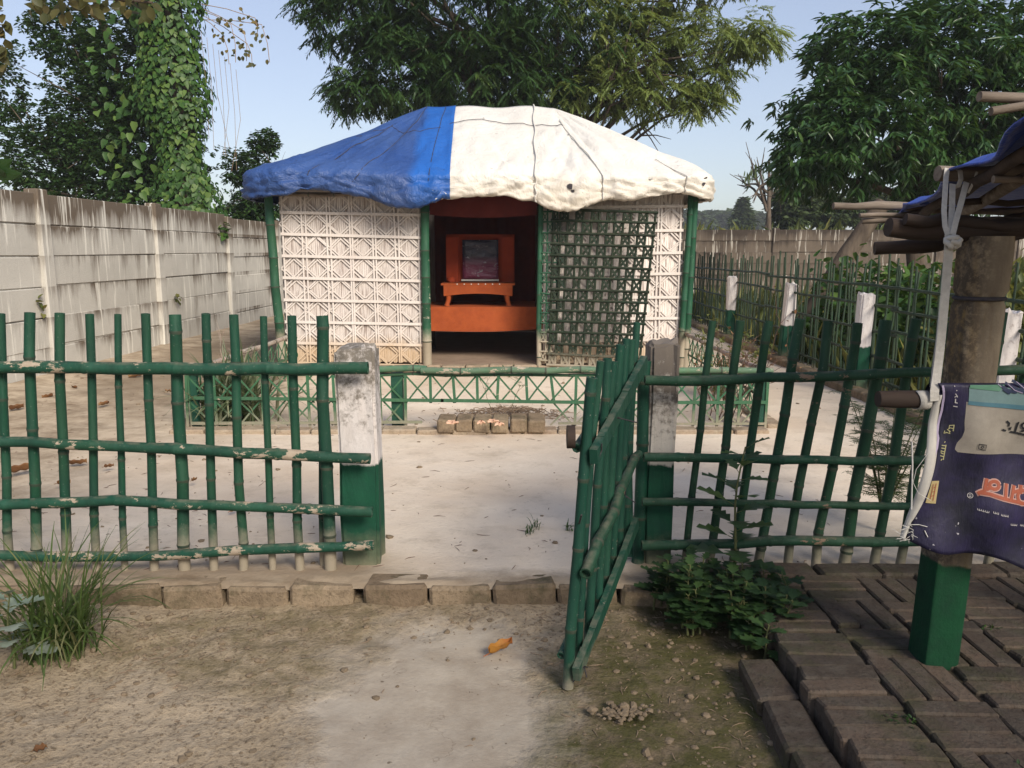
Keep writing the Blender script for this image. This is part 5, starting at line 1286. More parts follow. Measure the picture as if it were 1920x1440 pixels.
blades('grass_clump', (c.x, c.y, 0.0), 230, 0.46, 0.0078, M['lf_grass'], 'tall green grass clump growing in front of the kerb on the left', 'grass', 5, 0.95, 0.055, 1.0)
c = P(412, 800, z=YZ)
blades('spider_plant', (c.x+0.04, c.y+0.22, YZ), 330, 0.62, 0.022, M['lf_spider'], 'bushy strap leaved plant in the left front corner of the lattice fence', 'plant', 6, 1.0, 0.10, 1.0)
for k, (u, v, s) in enumerate(((1004, 986, 0.05), (1066, 991, 0.045), (995, 997, 0.03))):
    p = P(u, v, z=YZ+0.005); blades('weed_tuft', p, 14, s*1.3, 0.004, M['lf_shrub'], ('tiny green weed tuft on the pale yard inside the gateway', 'tiny weed tuft on the yard beside the open gate', 'smallest weed sprig in front of the tuft on the yard')[k], 'weed', 40+k, 1.3, 0.012, 1.0)

def cut_leaf(name, c, d, up, L, W, lobes, parent, mat, tint, fold=0.1):
    """one lobed leaf: outline with deep notches, folded along the midrib"""
    c = Vector(c); d = Vector(d).normalized(); s_ = d.cross(Vector(up)).normalized(); n = s_.cross(d)
    L_, R_ = [], []
    for k in range(lobes*2+1):
        t = 0.18+0.82*k/(lobes*2); w = W*(0.5*math.sin(math.pi*min(1, t*0.9+0.05))+0.08)*(1.0 if k % 2 else 0.52)*(1 if k < lobes*2 else 0.0)
        b = c+d*L*t-n*L*0.22*t*t
        L_.append(b+s_*w+d*(0.06*L if k % 2 else 0)+n*fold*w); R_.append(b-s_*w+d*(0.06*L if k % 2 else 0)+n*fold*w)
    mid = [c]+[c+d*L*(0.18+0.82*k/(lobes*2))-n*L*0.22*(0.18+0.82*k/(lobes*2))**2 for k in range(lobes*2+1)]
    v = mid+L_+R_; m_ = len(mid); f = []
    f += [(0, 1, m_), (0, m_+len(L_), 1)]
    for k in range(len(L_)-1):
        f += [(k+1, k+2, m_+k+1, m_+k), (k+2, k+1, m_+len(L_)+k, m_+len(L_)+k+1)]
    return v, f
def lobed_plant(name, base, h, n, L, W, mat, label, cat, seed, lean=(0, 0), spread=1.0, lobes=3, stems=1, group=None, leaf_kids=False, base_r=0.0):
    rr = random.Random(seed); root = thing(name, base, label, cat, group); base = Vector(base)
    st = MB(); LV = MB(); T = []
    for s in range(stems):
        b = base+Vector((rr.gauss(0, base_r), rr.gauss(0, base_r), 0)); hh = h*rr.uniform(0.65, 1.05) if stems > 1 else h
        le = Vector((lean[0]+rr.gauss(0, 0.12)*(stems > 1), lean[1]+rr.gauss(0, 0.12)*(stems > 1), 0))
        pt = lambda t: b+Vector((0, 0, hh*t))+le*t*t*hh+Vector((0.012*math.sin(t*7+s), 0.01*math.cos(t*6+s), 0))*hh*1.5
        st.tube([pt(t) for t in lin(0, 1, 9)], [0.0042*(1-0.6*t)*(1+h) for t in lin(0, 1, 9)], 6)
        for k in range(n):
            t = 0.22+0.80*(k+rr.random()*0.5)/n if stems == 1 else 0.25+0.78*(k+rr.random())/n
            a = k*2.4+rr.uniform(-0.4, 0.4); up = 0.35+0.65*min(1, t)*0.8
            d = Vector((math.cos(a), math.sin(a), up*rr.uniform(0.4, 1.2)-0.15)); ll = L*(1.05-0.45*t)*rr.uniform(0.75, 1.15)
            p = pt(min(1, t)); stalk = d.normalized()*ll*0.25*spread; st.tube([p, p+stalk], 0.0016, 4, False)
            v, f = cut_leaf('leaf', p+stalk, d, (0, 0, 1), ll, W*ll/L, lobes, root, mat, 0)
            if leaf_kids:
                q = MB(); q.add(v, f); o = q.build('leaf', mat, root); at = o.data.attributes.new('tint', 'FLOAT', 'FACE'); x = rr.random(); at.data.foreach_set('value', [x]*len(o.data.polygons))
            else: LV.add(v, f); T += [min(1, max(0, rr.gauss(0.30+0.35*t, 0.2)))]*len(f)
    st.build('stem', M['stem'], root)
    if not leaf_kids:
        o = LV.build('leaves', mat, root); at = o.data.attributes.new('tint', 'FLOAT', 'FACE'); at.data.foreach_set('value', T); tag(o, None, None, None, 'stuff')
    return root
c = P(1392, 1128, z=0.0)
lobed_plant('seedling_tree', (0.86, 2.97, 0.03), 0.60, 19, 0.15, 0.105, M['lf_shrub'], 'tall single stemmed leafy plant in front of the right fence', 'plant', 3, (0.05, 0.02), 1.0, 3, leaf_kids=True)
spots = [(0.60, 2.90, .19), (0.70, 2.76, .22), (0.82, 2.72, .20), (0.94, 2.68, .19), (0.76, 2.88, .23), (0.92, 2.84, .21), (0.64, 2.72, .15), (1.00, 2.78, .18), (0.86, 2.60, .14)]
LB = ['leftmost low leafy plant against the kerb beside the brick path', 'left front low leafy plant of the green clump by the brick path', 'central front low leafy plant of the clump by the brick path',
      'right front low leafy plant overhanging the corner of the brick path', 'low leafy plant at the rear middle of the clump under the right fence', 'low leafy plant at the rear right of the clump under the right fence',
      'smallest low plant at the left front edge of the clump', 'rightmost low leafy plant overlapping the brick paving', 'short front plant of the clump nearest to the stepped bricks']
for k, (x, y, h) in enumerate(spots):
    lobed_plant('bedding_plant', (x, y, 0.0), h, 13, 0.085, 0.066, M['lf_bed'], LB[k], 'plant', 60+k, (0, 0), 1.0, 3, 5, 'low leafy plants by the brick path', base_r=0.035)
lobed_plant('silver_leaf_plant', (-1.66, 2.47, 0.0), 0.26, 11, 0.115, 0.085, M['lf_silver'], 'silvery grey lobed leaf plant at the left edge beside the grass clump', 'plant', 90, (0.02, 0.02), 1.0, 4, leaf_kids=True)

# feathery plant behind the right fence
def feathery(name, base, h, n, L, mat, label, seed, spread=0.6):
    g = np.random.default_rng(seed); rr = random.Random(seed); root = thing(name, base, label, 'plant'); base = Vector(base); st = MB(); Pn, Dn = [], []
    for s in range(9):
        a = s*2.4; le = Vector((math.cos(a), math.sin(a), 0))*spread*rr.uniform(0.15, 0.6)
        pt = lambda t: base+Vector((0, 0, h*t*(1-0.03*s)))+le*t**1.5*h
        st.tube([pt(t) for t in lin(0, 1, 7)], [0.006*(1-0.8*t) for t in lin(0, 1, 7)], 5)
        for k in range(n):
            t = rr.uniform(0.25, 1.0); b = rr.uniform(0, 6.28); d = Vector((math.cos(b), math.sin(b), rr.uniform(-0.1, 0.7))).normalized(); l = L*rr.uniform(0.6, 1.1)*(1.1-0.5*t); p0 = pt(t)
            st.tube([p0, p0+d*l*0.6, p0+d*l+Vector((0, 0, -0.15*l))], 0.0013, 3, False)
            for q in range(11):
                f = 0.15+0.085*q; p1 = p0+d*l*f-Vector((0, 0, 0.15*l*f*f))
                for sgn in (-1, 1):
                    sdv = d.cross(Vector((0, 0, 1))).normalized()*sgn; Pn.append(p1); Dn.append(d*0.6+sdv+Vector((0, 0, rr.gauss(0, 0.15))))
    st.build('stem', M['stem'], root); Pn = np.array(Pn); Dn = np.array(Dn)
    leaf_obj('leaves', root, kind='stuff', pos=Pn, dirs=Dn, ups=np.tile([0, 0, 1.0], (len(Pn), 1)), L=g.uniform(0.022, 0.042, len(Pn)), W=0.005, mat=mat, shape='small')
c = P(1655, 1000, z=YZ)
feathery('feathery_plant', (c.x+0.02, c.y+0.05, YZ), 0.66, 22, 0.17, M['lf_shrub'], 'feathery green plant in the yard close behind the right fence', 5)

# dry rose bush and other thin stems in the right corner of the lattice bed
def thin_shrub(name, base, h, n, mat_s, mat_l, label, seed, leaves=6, spread=0.5, L=0.035, r=0.005):
    g = np.random.default_rng(seed); rr = random.Random(seed); root = thing(name, base, label, 'shrub'); base = Vector(base); st = MB(); Pn, Dn = [], []
    def grow(p, d, l, r_, depth):
        q = p; pts = [p]
        for s in range(4):
            d = (d+Vector((rr.gauss(0, 0.16), rr.gauss(0, 0.16), rr.gauss(0.04, 0.10)))).normalized(); q = q+d*l/4; pts.append(q)
        st.tube(pts, [r_*(1-0.12*s) for s in range(5)], 5, False)
        if depth > 0:
            for k in range(rr.choice((2, 2, 3))):
                t = rr.choice(pts[2:]); grow(t, (d+Vector((rr.gauss(0, 0.6), rr.gauss(0, 0.6), rr.gauss(0.1, 0.3)))).normalized(), l*rr.uniform(0.5, 0.8), r_*0.6, depth-1)
        for k in range(leaves):
            p0 = pts[rr.randrange(1, 5)]; Pn.append(p0); Dn.append(Vector((rr.gauss(0, 1), rr.gauss(0, 1), rr.gauss(0.2, 0.5))))
    for k in range(n):
        a = rr.uniform(0, 6.28); grow(base+Vector((rr.gauss(0, 0.06), rr.gauss(0, 0.05), 0)), Vector((math.cos(a)*spread, math.sin(a)*spread, 1)).normalized(), h*rr.uniform(0.45, 0.7), r, 2)
    st.build('stem', mat_s, root)
    if Pn:
        Pn = np.array(Pn); leaf_obj('leaves', root, kind='stuff', pos=Pn, dirs=np.array(Dn), ups=np.tile([0, 0, 1.0], (len(Pn), 1)), L=g.uniform(L*0.6, L*1.2, len(Pn)), W=L*0.5, mat=mat_l, shape='oval')
    return root
thin_shrub('rose_bush', (1.62, 6.05, YZ), 0.75, 13, M['dry_stem'], M['lf_dry'], 'thin dry rose bush in the right front corner of the lattice fence', 8, 2)
thin_shrub('leafy_shrub', (1.90, 6.9, YZ), 0.62, 8, M['stem'], M['lf_yellow'], 'small yellowish green shrub behind the rose bush near the side fence', 9, 7, 0.5, 0.05)
thin_shrub('dry_stalks', (-2.22, 6.1, YZ), 0.62, 5, M['pale_pole'], M['lf_dry'], 'few pale dry stalks standing behind the strap leaved plant', 10, 0, 0.5)
thin_shrub('small_seedling', (-0.05, 6.6, YZ), 0.34, 2, M['stem'], M['lf_shrub'], 'small upright seedling in the bed behind the lattice fence', 11, 2, 0.3, 0.03, 0.003)

# weeds rooted in the joints of the left wall
for k, (u, v, y, s, nn) in enumerate(((110, 575, 8.0, 0.10, 8), (342, 560, 11.1, 0.10, 10), (426, 432, 12.9, 0.16, 16))):
    p = P(u, v, Y=y); x = -4.92+0.6*(y-3.3)/19.7+0.06; p = Vector((x, y, p.z)); g = np.random.default_rng(70+k)
    leaf_obj('wall_weed', None, ('round leaved weed sprouting from the left wall nearest to the viewer', 'small withered weed hanging from a joint of the left wall', 'green weed hanging near the top of the left wall by the hut')[k], 'weed', p,
             pos=np.array(p)[None]+g.normal(0, s*0.45, (nn, 3))*np.array([0.3, 1, 1.2]), dirs=g.normal(0, 1, (nn, 3))+np.array([0.6, 0, -0.5]), ups=np.tile([0.3, 0.2, 1.0], (nn, 1)), L=s*0.7, W=s*0.55, mat=M['lf_yellow' if k < 2 else 'lf_vine'], shape='heart')
# tiny weeds in the paving
for k, (x, y) in enumerate(((1.30, 1.78), (1.62, 2.55), (1.72, 2.35), (1.08, 2.02))):
    g = np.random.default_rng(80+k); nn = 34; p = Vector((x, y, 0.10))
    leaf_obj('paving_weed', None, ('tiny weed in a paving joint nearest to the viewer', 'tiny weed in the paving at the right edge behind the pillar', 'tiny weed in the paving right of the pillar foot', 'tiny weed in the paving joint left of the pillar foot')[k], 'weed', p,
             pos=np.array(p)[None]+g.normal(0, 1, (nn, 3))*np.array([0.03, 0.014, 0.003]), dirs=g.normal(0, 1, (nn, 3))+np.array([0, 0, 0.8]), ups=np.tile([0, 0.2, 1.0], (nn, 1)), L=0.013, W=0.008, mat=M['lf_shrub'], shape='oval')

# ------------------------------------------------------------------ trees
def lobe_points(g, lobes, n, shell=0.55):
    """points spread through a crown made of ellipsoid lobes (cx,cy,cz,rx,ry,rz,weight), thicker towards the outside"""
    w = np.array([l[6] for l in lobes], float); w /= w.sum(); idx = g.choice(len(lobes), n, p=w); L = np.array([l[:6] for l in lobes])[idx]
    d = unit(g.normal(0, 1, (n, 3))); r = (shell+(1-shell)*g.random(n))**(1/1.6); r *= 1+0.12*g.normal(0, 1, n)
    return L[:, :3]+d*r[:, None]*L[:, 3:6], d
def limbs(mb, base, top, r, targets, seed, rb=0.28, sides=8):
    rr = random.Random(seed); base = Vector(base); top = Vector(top); n = 8
    pts = [base.lerp(top, k/n)+Vector((rr.gauss(0, 0.05), rr.gauss(0, 0.05), 0))*(k > 0)*r*4 for k in range(n+1)]
    mb.tube(pts, [r*(1.25 if k == 0 else 1-0.55*k/n) for k in range(n+1)], sides)
    for t in targets:
        t = Vector(t); k = rr.randrange(n//2, n+1); s = pts[k]; mid = s.lerp(t, 0.5)+Vector((rr.gauss(0, 0.1), rr.gauss(0, 0.1), 0.08))*(t-s).length
        q = [s, s.lerp(mid, 0.55)+Vector((0, 0, 0.03)), mid, mid.lerp(t, 0.5)+Vector((rr.gauss(0, 0.05), rr.gauss(0, 0.05), 0)), t]
        mb.tube(q, [r*rb*f for f in (1.3, 1.0, 0.7, 0.45, 0.2)], 6, False)
        for j in range(3):
            e = mid.lerp(t, rr.random())+Vector((rr.gauss(0, 0.25), rr.gauss(0, 0.25), rr.gauss(0.1, 0.2)))*(t-s).length*0.6
            mb.tube([mid, mid.lerp(e, 0.5)+Vector((0, 0, 0.04)), e], [r*rb*0.5, r*rb*0.3, r*rb*0.12], 5, False)
def rosettes(g, pts, out, k, droop):
    n = len(pts); Pn = np.repeat(pts, k, 0); a = g.uniform(0, 2*np.pi, n*k); o = np.repeat(out, k, 0)
    d = np.stack([np.cos(a), np.sin(a), g.normal(0, 0.25, n*k)-droop], 1)+o*0.55
    Pn = Pn+g.normal(0, 0.03, Pn.shape); return Pn, d
def clumpy_tint(g, pts, k, amp=0.5):
    t = np.repeat(np.clip(g.normal(0.38, 0.25, len(pts)), 0, 1), k); return np.clip(t*amp+(1-amp)*g.random(len(t))*0.9, 0, 1)
def tree(name, base, top, r, lobes, n, k, L, W, mat, label, seed, shape='lance', droop=0.35, shell=0.5, limb_n=14, crown_fn=None, cat='tree', bark='bark'):
    g = np.random.default_rng(seed); root = thing(name, base, label, cat)
    tb_ = MB(); tg, _ = lobe_points(g, lobes, limb_n, 0.3); limbs(tb_, base, top, r, tg, seed); tb_.build('trunk', M[bark], root)
    pts, out = lobe_points(g, lobes, n, shell)
    if crown_fn: pts, out = crown_fn(g, pts, out)
    Pn, d = rosettes(g, pts, out, k, droop); N = len(Pn)
    leaf_obj('crown', root, pos=Pn, dirs=d, ups=np.tile([0, 0, 1.0], (N, 1))+g.normal(0, 0.35, (N, 3)), L=L*g.uniform(0.65, 1.2, N), W=W*g.uniform(0.7, 1.15, N), mat=mat, shape=shape, droop=0.25, tint=clumpy_tint(g, pts, k))
    return root
# mango tree on the right: rosettes of long drooping leaves
mlobes = [(5.9, 12.0, 3.55, 1.9, 1.7, 1.25, 5), (5.1, 11.8, 2.9, 1.35, 1.3, 0.85, 3), (6.7, 12.0, 4.3, 1.2, 1.3, 0.75, 2.5), (5.3, 12.0, 4.2, 0.95, 1.0, 0.55, 1.6), (7.6, 12.2, 3.7, 1.2, 1.3, 0.95, 2.5), (4.35, 11.7, 2.55, 0.62, 0.8, 0.36, 0.9), (4.55, 11.7, 3.25, 0.5, 0.7, 0.36, 0.8), (7.4, 12.0, 2.6, 1.3, 1.2, 0.7, 1.8), (6.6, 12, 2.25, 0.9, 1.0, 0.40, 1.0), (8.6, 12.2, 3.2, 1.2, 1.2, 1.0, 2)]
mlobes = [(a-0.08, *r) for a, *r in mlobes]
tree('mango_tree', (6.1, 12.2, 0.0), (6.0, 12.1, 2.7), 0.17, mlobes, 3000, 11, 0.17, 0.044, M['lf_mango'], 'dense dark green mango tree with drooping leaves on the right', 21, droop=0.45, shell=0.42)
# big dense tree behind the hut, and the feathery lighter one reaching right
dl = [(-0.9, 16.0, 6.0, 2.3, 2.0, 1.5, 5), (-2.7, 15.6, 5.75, 1.25, 1.2, 0.95, 2), (-2.0, 15.5, 4.75, 1.15, 1.2, 0.85, 2), (-2.75, 15.3, 4.25, 0.75, 0.8, 0.32, 0.8), (-0.5, 15.5, 4.6, 1.6, 1.2, 0.75, 2.5), (0.8, 16.0, 5.8, 1.7, 1.6, 1.4, 3), (0.4, 15.8, 4.4, 1.2, 1.1, 0.5, 1.3), (-1.2, 16, 7.4, 2.5, 2, 1.2, 2), (-3.3, 15.6, 6.6, 0.95, 1.0, 0.8, 1.2)]
def neem(g, pts, out): return pts, out
def pinnate_tree(name, base, top, r, lobes, n, mat, label, seed, leaflets=9, leaf_L=0.105, fronds=5, frond_L=0.30, shell=0.4, limb_n=18, droop=0.35, extra=None):
    g = np.random.default_rng(seed); root = thing(name, base, label, 'tree'); tb_ = MB()
    tg, _ = lobe_points(g, lobes, limb_n, 0.35); limbs(tb_, base, top, r, list(tg)+(extra or []), seed, 0.24); tb_.build('trunk', M['bark'], root)
    pts, out = lobe_points(g, lobes, n, shell); Pn, d = rosettes(g, pts, out, fronds, droop); d = unit(d); N = len(Pn); fl = frond_L*g.uniform(0.7, 1.2, N)
    side = unit(np.cross(d, np.array([0, 0, 1.0])+g.normal(0, 0.3, (N, 3)))); A, D = [], []
    for q in range(leaflets):
        f = 0.2+0.8*q/(leaflets-1); p1 = Pn+d*(fl*f)[:, None]; p1[:, 2] -= 0.35*fl*f*f
        for sgn in (-1, 1): A.append(p1); D.append(d*0.9+side*sgn*0.8+np.array([0, 0, -0.35])+g.normal(0, 0.15, (N, 3)))
    A = np.concatenate(A); D = np.concatenate(D); T = np.tile(clumpy_tint(g, pts, fronds, 0.7), leaflets*2)
    leaf_obj('crown', root, pos=A, dirs=D, ups=np.tile([0, 0, 1.0], (len(A), 1)), L=leaf_L*g.uniform(0.7, 1.2, len(A)), W=leaf_L*0.34, mat=mat, shape='small', fold=0.05, tint=T)
    return root
pinnate_tree('dense_tree', (-0.4, 16.3, 0.0), (-0.4, 16.2, 5.2), 0.22, dl, 2300, M['lf_dark'], 'big dense dark tree standing right behind the hut', 31, 9, 0.085, 5, 0.27)
nl = [(1.6, 15.6, 5.6, 1.1, 1.0, 1.1, 2.2), (2.3, 15.4, 4.9, 0.9, 0.9, 0.85, 2), (3.4, 15.2, 5.0, 0.8, 0.8, 0.55, 1.6), (4.25, 15.0, 5.15, 0.55, 0.6, 0.33, 1.0), (2.6, 15.1, 4.1, 0.75, 0.7, 0.35, 1.1), (3.35, 15.0, 3.95, 0.5, 0.5, 0.22, 0.55), (3.5, 15.0, 4.4, 0.5, 0.5, 0.25, 0.6), (3.0, 15.6, 6.2, 0.9, 0.9, 0.55, 1.4), (1.5, 15.3, 4.3, 0.8, 0.8, 0.5, 1.0), (3.9, 15.4, 6.3, 0.5, 0.5, 0.3, 0.5)]
pinnate_tree('neem_tree', (1.15, 16.0, 0.0), (1.2, 15.9, 4.7), 0.15, nl, 760, M['lf_neem'], 'lighter feathery neem tree spreading to the right behind the white roof', 32, 9, 0.080, 5, 0.26, 0.25, 26,
             extra=[(4.3, 15.0, 5.1), (3.4, 15.0, 4.1), (3.5, 15.2, 5.0), (2.4, 15.1, 4.2)])
# small-leaved dark tree on the left behind the wall
ll = [(-6.9, 15, 4.6, 0.95, 0.9, 1.0, 2.2), (-7.6, 15, 3.6, 0.9, 0.9, 1.0, 2), (-6.6, 14.8, 3.2, 1.15, 0.9, 0.9, 2.6), (-8.6, 15, 2.9, 0.8, 0.8, 0.85, 1.6), (-6.9, 15, 2.3, 1.5, 0.9, 0.55, 2.0), (-8.0, 15.2, 5.2, 0.7, 0.7, 0.7, 1), (-6.3, 15, 5.6, 0.5, 0.6, 0.6, 0.8), (-5.9, 14.9, 4.3, 0.45, 0.5, 1.2, 0.6), (-9.1, 15, 4.2, 0.4, 0.5, 0.8, 0.5)]
tree('small_leaved_tree', (-7.2, 15.1, 0.0), (-7.0, 15.0, 3.9), 0.13, ll, 5200, 9, 0.09, 0.052, M['lf_dark'], 'dark small leaved tree behind the wall on the far left', 41, 'oval', 0.1, 0.25, 22)
rl = [(-5.15, 16, 2.9, 0.45, 0.5, 0.45, 1), (-4.9, 16, 2.3, 0.55, 0.5, 0.45, 1.4), (-4.75, 16, 3.4, 0.30, 0.3, 0.25, 0.5), (-5.3, 16, 2.0, 0.6, 0.6, 0.3, 1), (-4.55, 16, 2.75, 0.18, 0.2, 0.18, 0.2)]
tree('wall_shrub', (-5.0, 16.1, 0.0), (-5.0, 16, 2.3), 0.05, rl, 900, 9, 0.085, 0.05, M['lf_dark'], 'dark shrub over the wall between the vine column and the hut', 42, 'oval', 0.1, 0.2, 14)
# column of vine on a tall trunk
vt = thing('vine_covered_tree', (-5.55, 14.0, 0.0), 'tall trunk wholly covered with green heart shaped vine leaves', 'tree')
m = MB(); limbs(m, (-5.5, 14, 0), (-5.62, 14, 8.2), 0.22, [(-4.9, 14, 6.2), (-6.4, 14, 6.0)], 5); m.build('trunk', M['bark'], vt)
g = np.random.default_rng(51); n = 5200; z = g.uniform(1.2, 7.6, n); a = g.uniform(-0.4, np.pi+0.4, n)
rx = 0.47+0.09*np.sin(z*1.6+0.5)+0.10*np.sin(z*3.7)-0.03*(z-4); ry = rx*0.8; cx = -5.55-0.045*(z-2)+0.04*np.sin(z*1.3)
q = 1+0.10*g.normal(0, 1, n); pos = np.stack([cx+rx*np.cos(a)*q, 14-ry*np.sin(a)*q, z], 1); nor = np.stack([np.cos(a)*0.7, -np.sin(a), 0*a], 1)
dirs = nor*0.45+np.array([0, 0, -1.0])+g.normal(0, 0.30, (n, 3)); ups = nor*1.0+np.array([0, 0, 0.4])
leaf_obj('vine_leaves', vt, kind='stuff', pos=pos, dirs=dirs, ups=ups, L=0.108*g.uniform(0.45, 1.35, n), W=0.100*g.uniform(0.55, 1.2, n), mat=M['lf_vine'], shape='heart', fold=0.05, droop=0.15)
n = 170; t = g.random(n); sid = g.integers(0, 5, n); x0 = np.array([-6.45, -6.75, -6.2, -6.05, -6.6])[sid]+0.22*g.normal(0, 1, n)*t**0.3; z = 1.9+4.6*t
pos = np.stack([x0, 13.9+0.2*g.normal(0, 1, n), z], 1); leaf_obj('loose_vine_leaves', vt, kind='stuff', pos=pos, dirs=g.normal(0, 0.5, (n, 3))+np.array([0, -0.4, -0.8]), ups=np.tile([0, -1, 0.5], (n, 1)), L=0.15*g.uniform(0.6, 1.2, n), W=0.135, mat=M['lf_vine'], shape='heart')
# hanging strands on the right of the column
m = MB(); Pn = []
tips = [(1.15, 4.95), (0.95, 4.75), (0.75, 4.85), (1.0, 4.55), (0.6, 4.7), (1.25, 4.85)]
for k, (dx, z) in enumerate(tips):
    a = Vector((-5.15, 14, 5.35-0.05*k)); b = Vector((-5.35+dx, 13.9, z+0.15)); c = b+Vector((0.02*k, 0, -0.35-0.12*(k % 3)))
    m.tube([a, a.lerp(b, 0.5)+Vector((0, 0, 0.03)), b, b.lerp(c, 0.5)+Vector((0.03, 0, 0)), c], 0.006, 4, False)
    for q in range(13):
        f = rnd.random(); p = (a.lerp(b, 0.45+0.55*f) if q % 2 else b.lerp(c, f)); Pn.append(p+Vector((rnd.gauss(0, 0.04), rnd.gauss(0, 0.04), rnd.gauss(0, 0.04))))
for k in range(7):
    a = Vector((-5.1+0.09*k, 13.9, 4.9-0.1*k)); m.tube([a, a+Vector((0.03, 0, -0.8)), a+Vector((rnd.gauss(0, 0.08), 0, -1.5-0.3*rnd.random()))], 0.004, 3, False)
m.build('hanging_stem', M['twig'], vt); Pn = np.array(Pn); n = len(Pn)
leaf_obj('hanging_leaves', vt, kind='stuff', pos=Pn, dirs=g.normal(0, 0.6, (n, 3))+np.array([0, -0.3, -0.6]), ups=np.tile([0, -1, 0.5], (n, 1)), L=0.09, W=0.06, mat=M['lf_brown'], shape='oval')
# browning leafy bough across the top left
bough = thing('browning_bough', (-5.4, 9.6, 5.2), 'bough of large brownish leaves hanging into the top left of the view', 'branch')
m = MB(); b0 = P(-60, -60, Y=9.8); b1 = P(150, -10, Y=9.7); b2 = P(285, 5, Y=9.6)
m.tube([(-7.0, 15.0, 4.3), (-7.3, 14.4, 6.7), b0, b1, b2], [0.07, 0.06, 0.05, 0.035, 0.015], 7); m.build('limb', M['bark'], bough)
Pn = []
for k in range(150):
    u = rnd.uniform(55, 285); v = rnd.uniform(-70, 34)-8*abs(math.sin(u*0.03)); Pn.append(P(u, v, Y=9.6+rnd.gauss(0, 0.25)))
for k in range(30): Pn.append(P(rnd.uniform(-20, 14), rnd.uniform(-40, 130), Y=9.6))
Pn = np.array(Pn); n = len(Pn)
leaf_obj('leaves', bough, kind='stuff', pos=Pn, dirs=g.normal(0, 0.7, (n, 3))+np.array([0, -0.2, -0.8]), ups=np.tile([0, -1, 0.5], (n, 1)), L=0.17*g.uniform(0.6, 1.1, n), W=0.10, mat=M['lf_brown'], shape='oval')
# banana-like plant peeping over the wall at the far left edge
bl = thing('broad_leaf_plant', (-6.7, 10.0, 0.0), 'bright broad leaves peeping over the left wall at the picture edge', 'plant')
for k in range(5):
    mm = MB(); a = P(-30+8*k, 335, Y=10.0); b = P([-10, 14, 30, 5, -20][k], [296, 300, 322, 318, 300][k], Y=9.9)
    d_ = (b-a).normalized(); s_ = d_.cross(Vector((0, 1, 0.3))).normalized()
    mm.grid(lambda u, v: a+(b-a)*v*1.2+s_*((u-0.5)*0.16*math.sin(math.pi*(0.1+0.85*v)))+Vector((0, 0, 0.04*abs(u-0.5)-0.06*v*v)), 4, 7); o = mm.build('leaf', M['lf_vine'], bl)
m = MB(); m.tube([(-6.7, 10, 0), (-6.7, 10, 1.9)], 0.05, 7); m.build('stem', M['stem'], bl)

# leafy mound and rank growth behind the side fence
def mound(name, c, rx, ry, rz, n, L, W, mat, label, seed, shape='heart', up=0.2):
    g = np.random.default_rng(seed); d = unit(g.normal(0, 1, (n, 3))); d[:, 2] = np.abs(d[:, 2]); r = (0.55+0.45*g.random(n))[:, None]
    bump = 1+0.16*np.sin(d[:, :1]*7+seed)+0.12*np.sin(d[:, 1:2]*9)+0.08*g.normal(0, 1, (n, 1))
    pos = np.array(c)[None]+d*r*bump*np.array([rx, ry, rz]); dirs = d*0.6+g.normal(0, 0.5, (n, 3))+np.array([0, -0.2, up-0.5])
    return leaf_obj(name, None, label, 'bush', c, pos=pos, dirs=dirs, ups=d+np.array([0, 0, 0.5]), L=L*g.uniform(0.6, 1.2, n), W=W*g.uniform(0.7, 1.1, n), mat=mat, shape=shape)
mound('leafy_mound', (4.55, 9.3, 0.0), 1.25, 1.5, 1.18, 4200, 0.13, 0.11, M['lf_vine'], 'rounded dark mound of vine leaves behind the side fence', 61)
mound('yellow_bush', (4.75, 7.4, 0.0), 0.85, 0.9, 1.32, 2200, 0.16, 0.055, M['lf_yellow'], 'yellow green bush right of the leafy mound behind the side fence', 62, 'lance', 0.9)
mound('low_bush', (4.1, 6.0, 0.0), 0.70, 0.9, 0.72, 1700, 0.10, 0.06, M['lf_yellow'], 'low yellowish growth behind the near part of the side fence', 63, 'oval', 0.7)
mound('rank_bush', (5.9, 8.4, 0.0), 1.1, 1.2, 1.25, 2000, 0.15, 0.07, M['lf_shrub'], 'rank green bush behind the shelter at the right edge', 64, 'oval', 0.6)
tag(blades('rank_grass', (4.2, 12.0, 0.0), 10, 0.4, 0.02, M['lf_yellow'], None, None, 3), kind='stuff', label='rank grass along the foot of the side fence')
g = np.random.default_rng(66); n = 2600; x = 3.4+g.random(n)**1.3*4.0; y = g.uniform(4.2, 20, n)
pos = np.stack([x, y, np.zeros(n)], 1)
leaf_obj('tall_weeds', None, 'tall yellowish weeds covering the plot behind the side fence', None, (4.5, 11, 0), 'stuff', pos=pos, dirs=g.normal(0, 0.35, (n, 3))+np.array([0, 0, 1.0]), ups=g.normal(0, 1, (n, 3)), L=0.55*g.uniform(0.4, 1.2, n), W=0.05, mat=M['lf_yellow'], shape='lance')

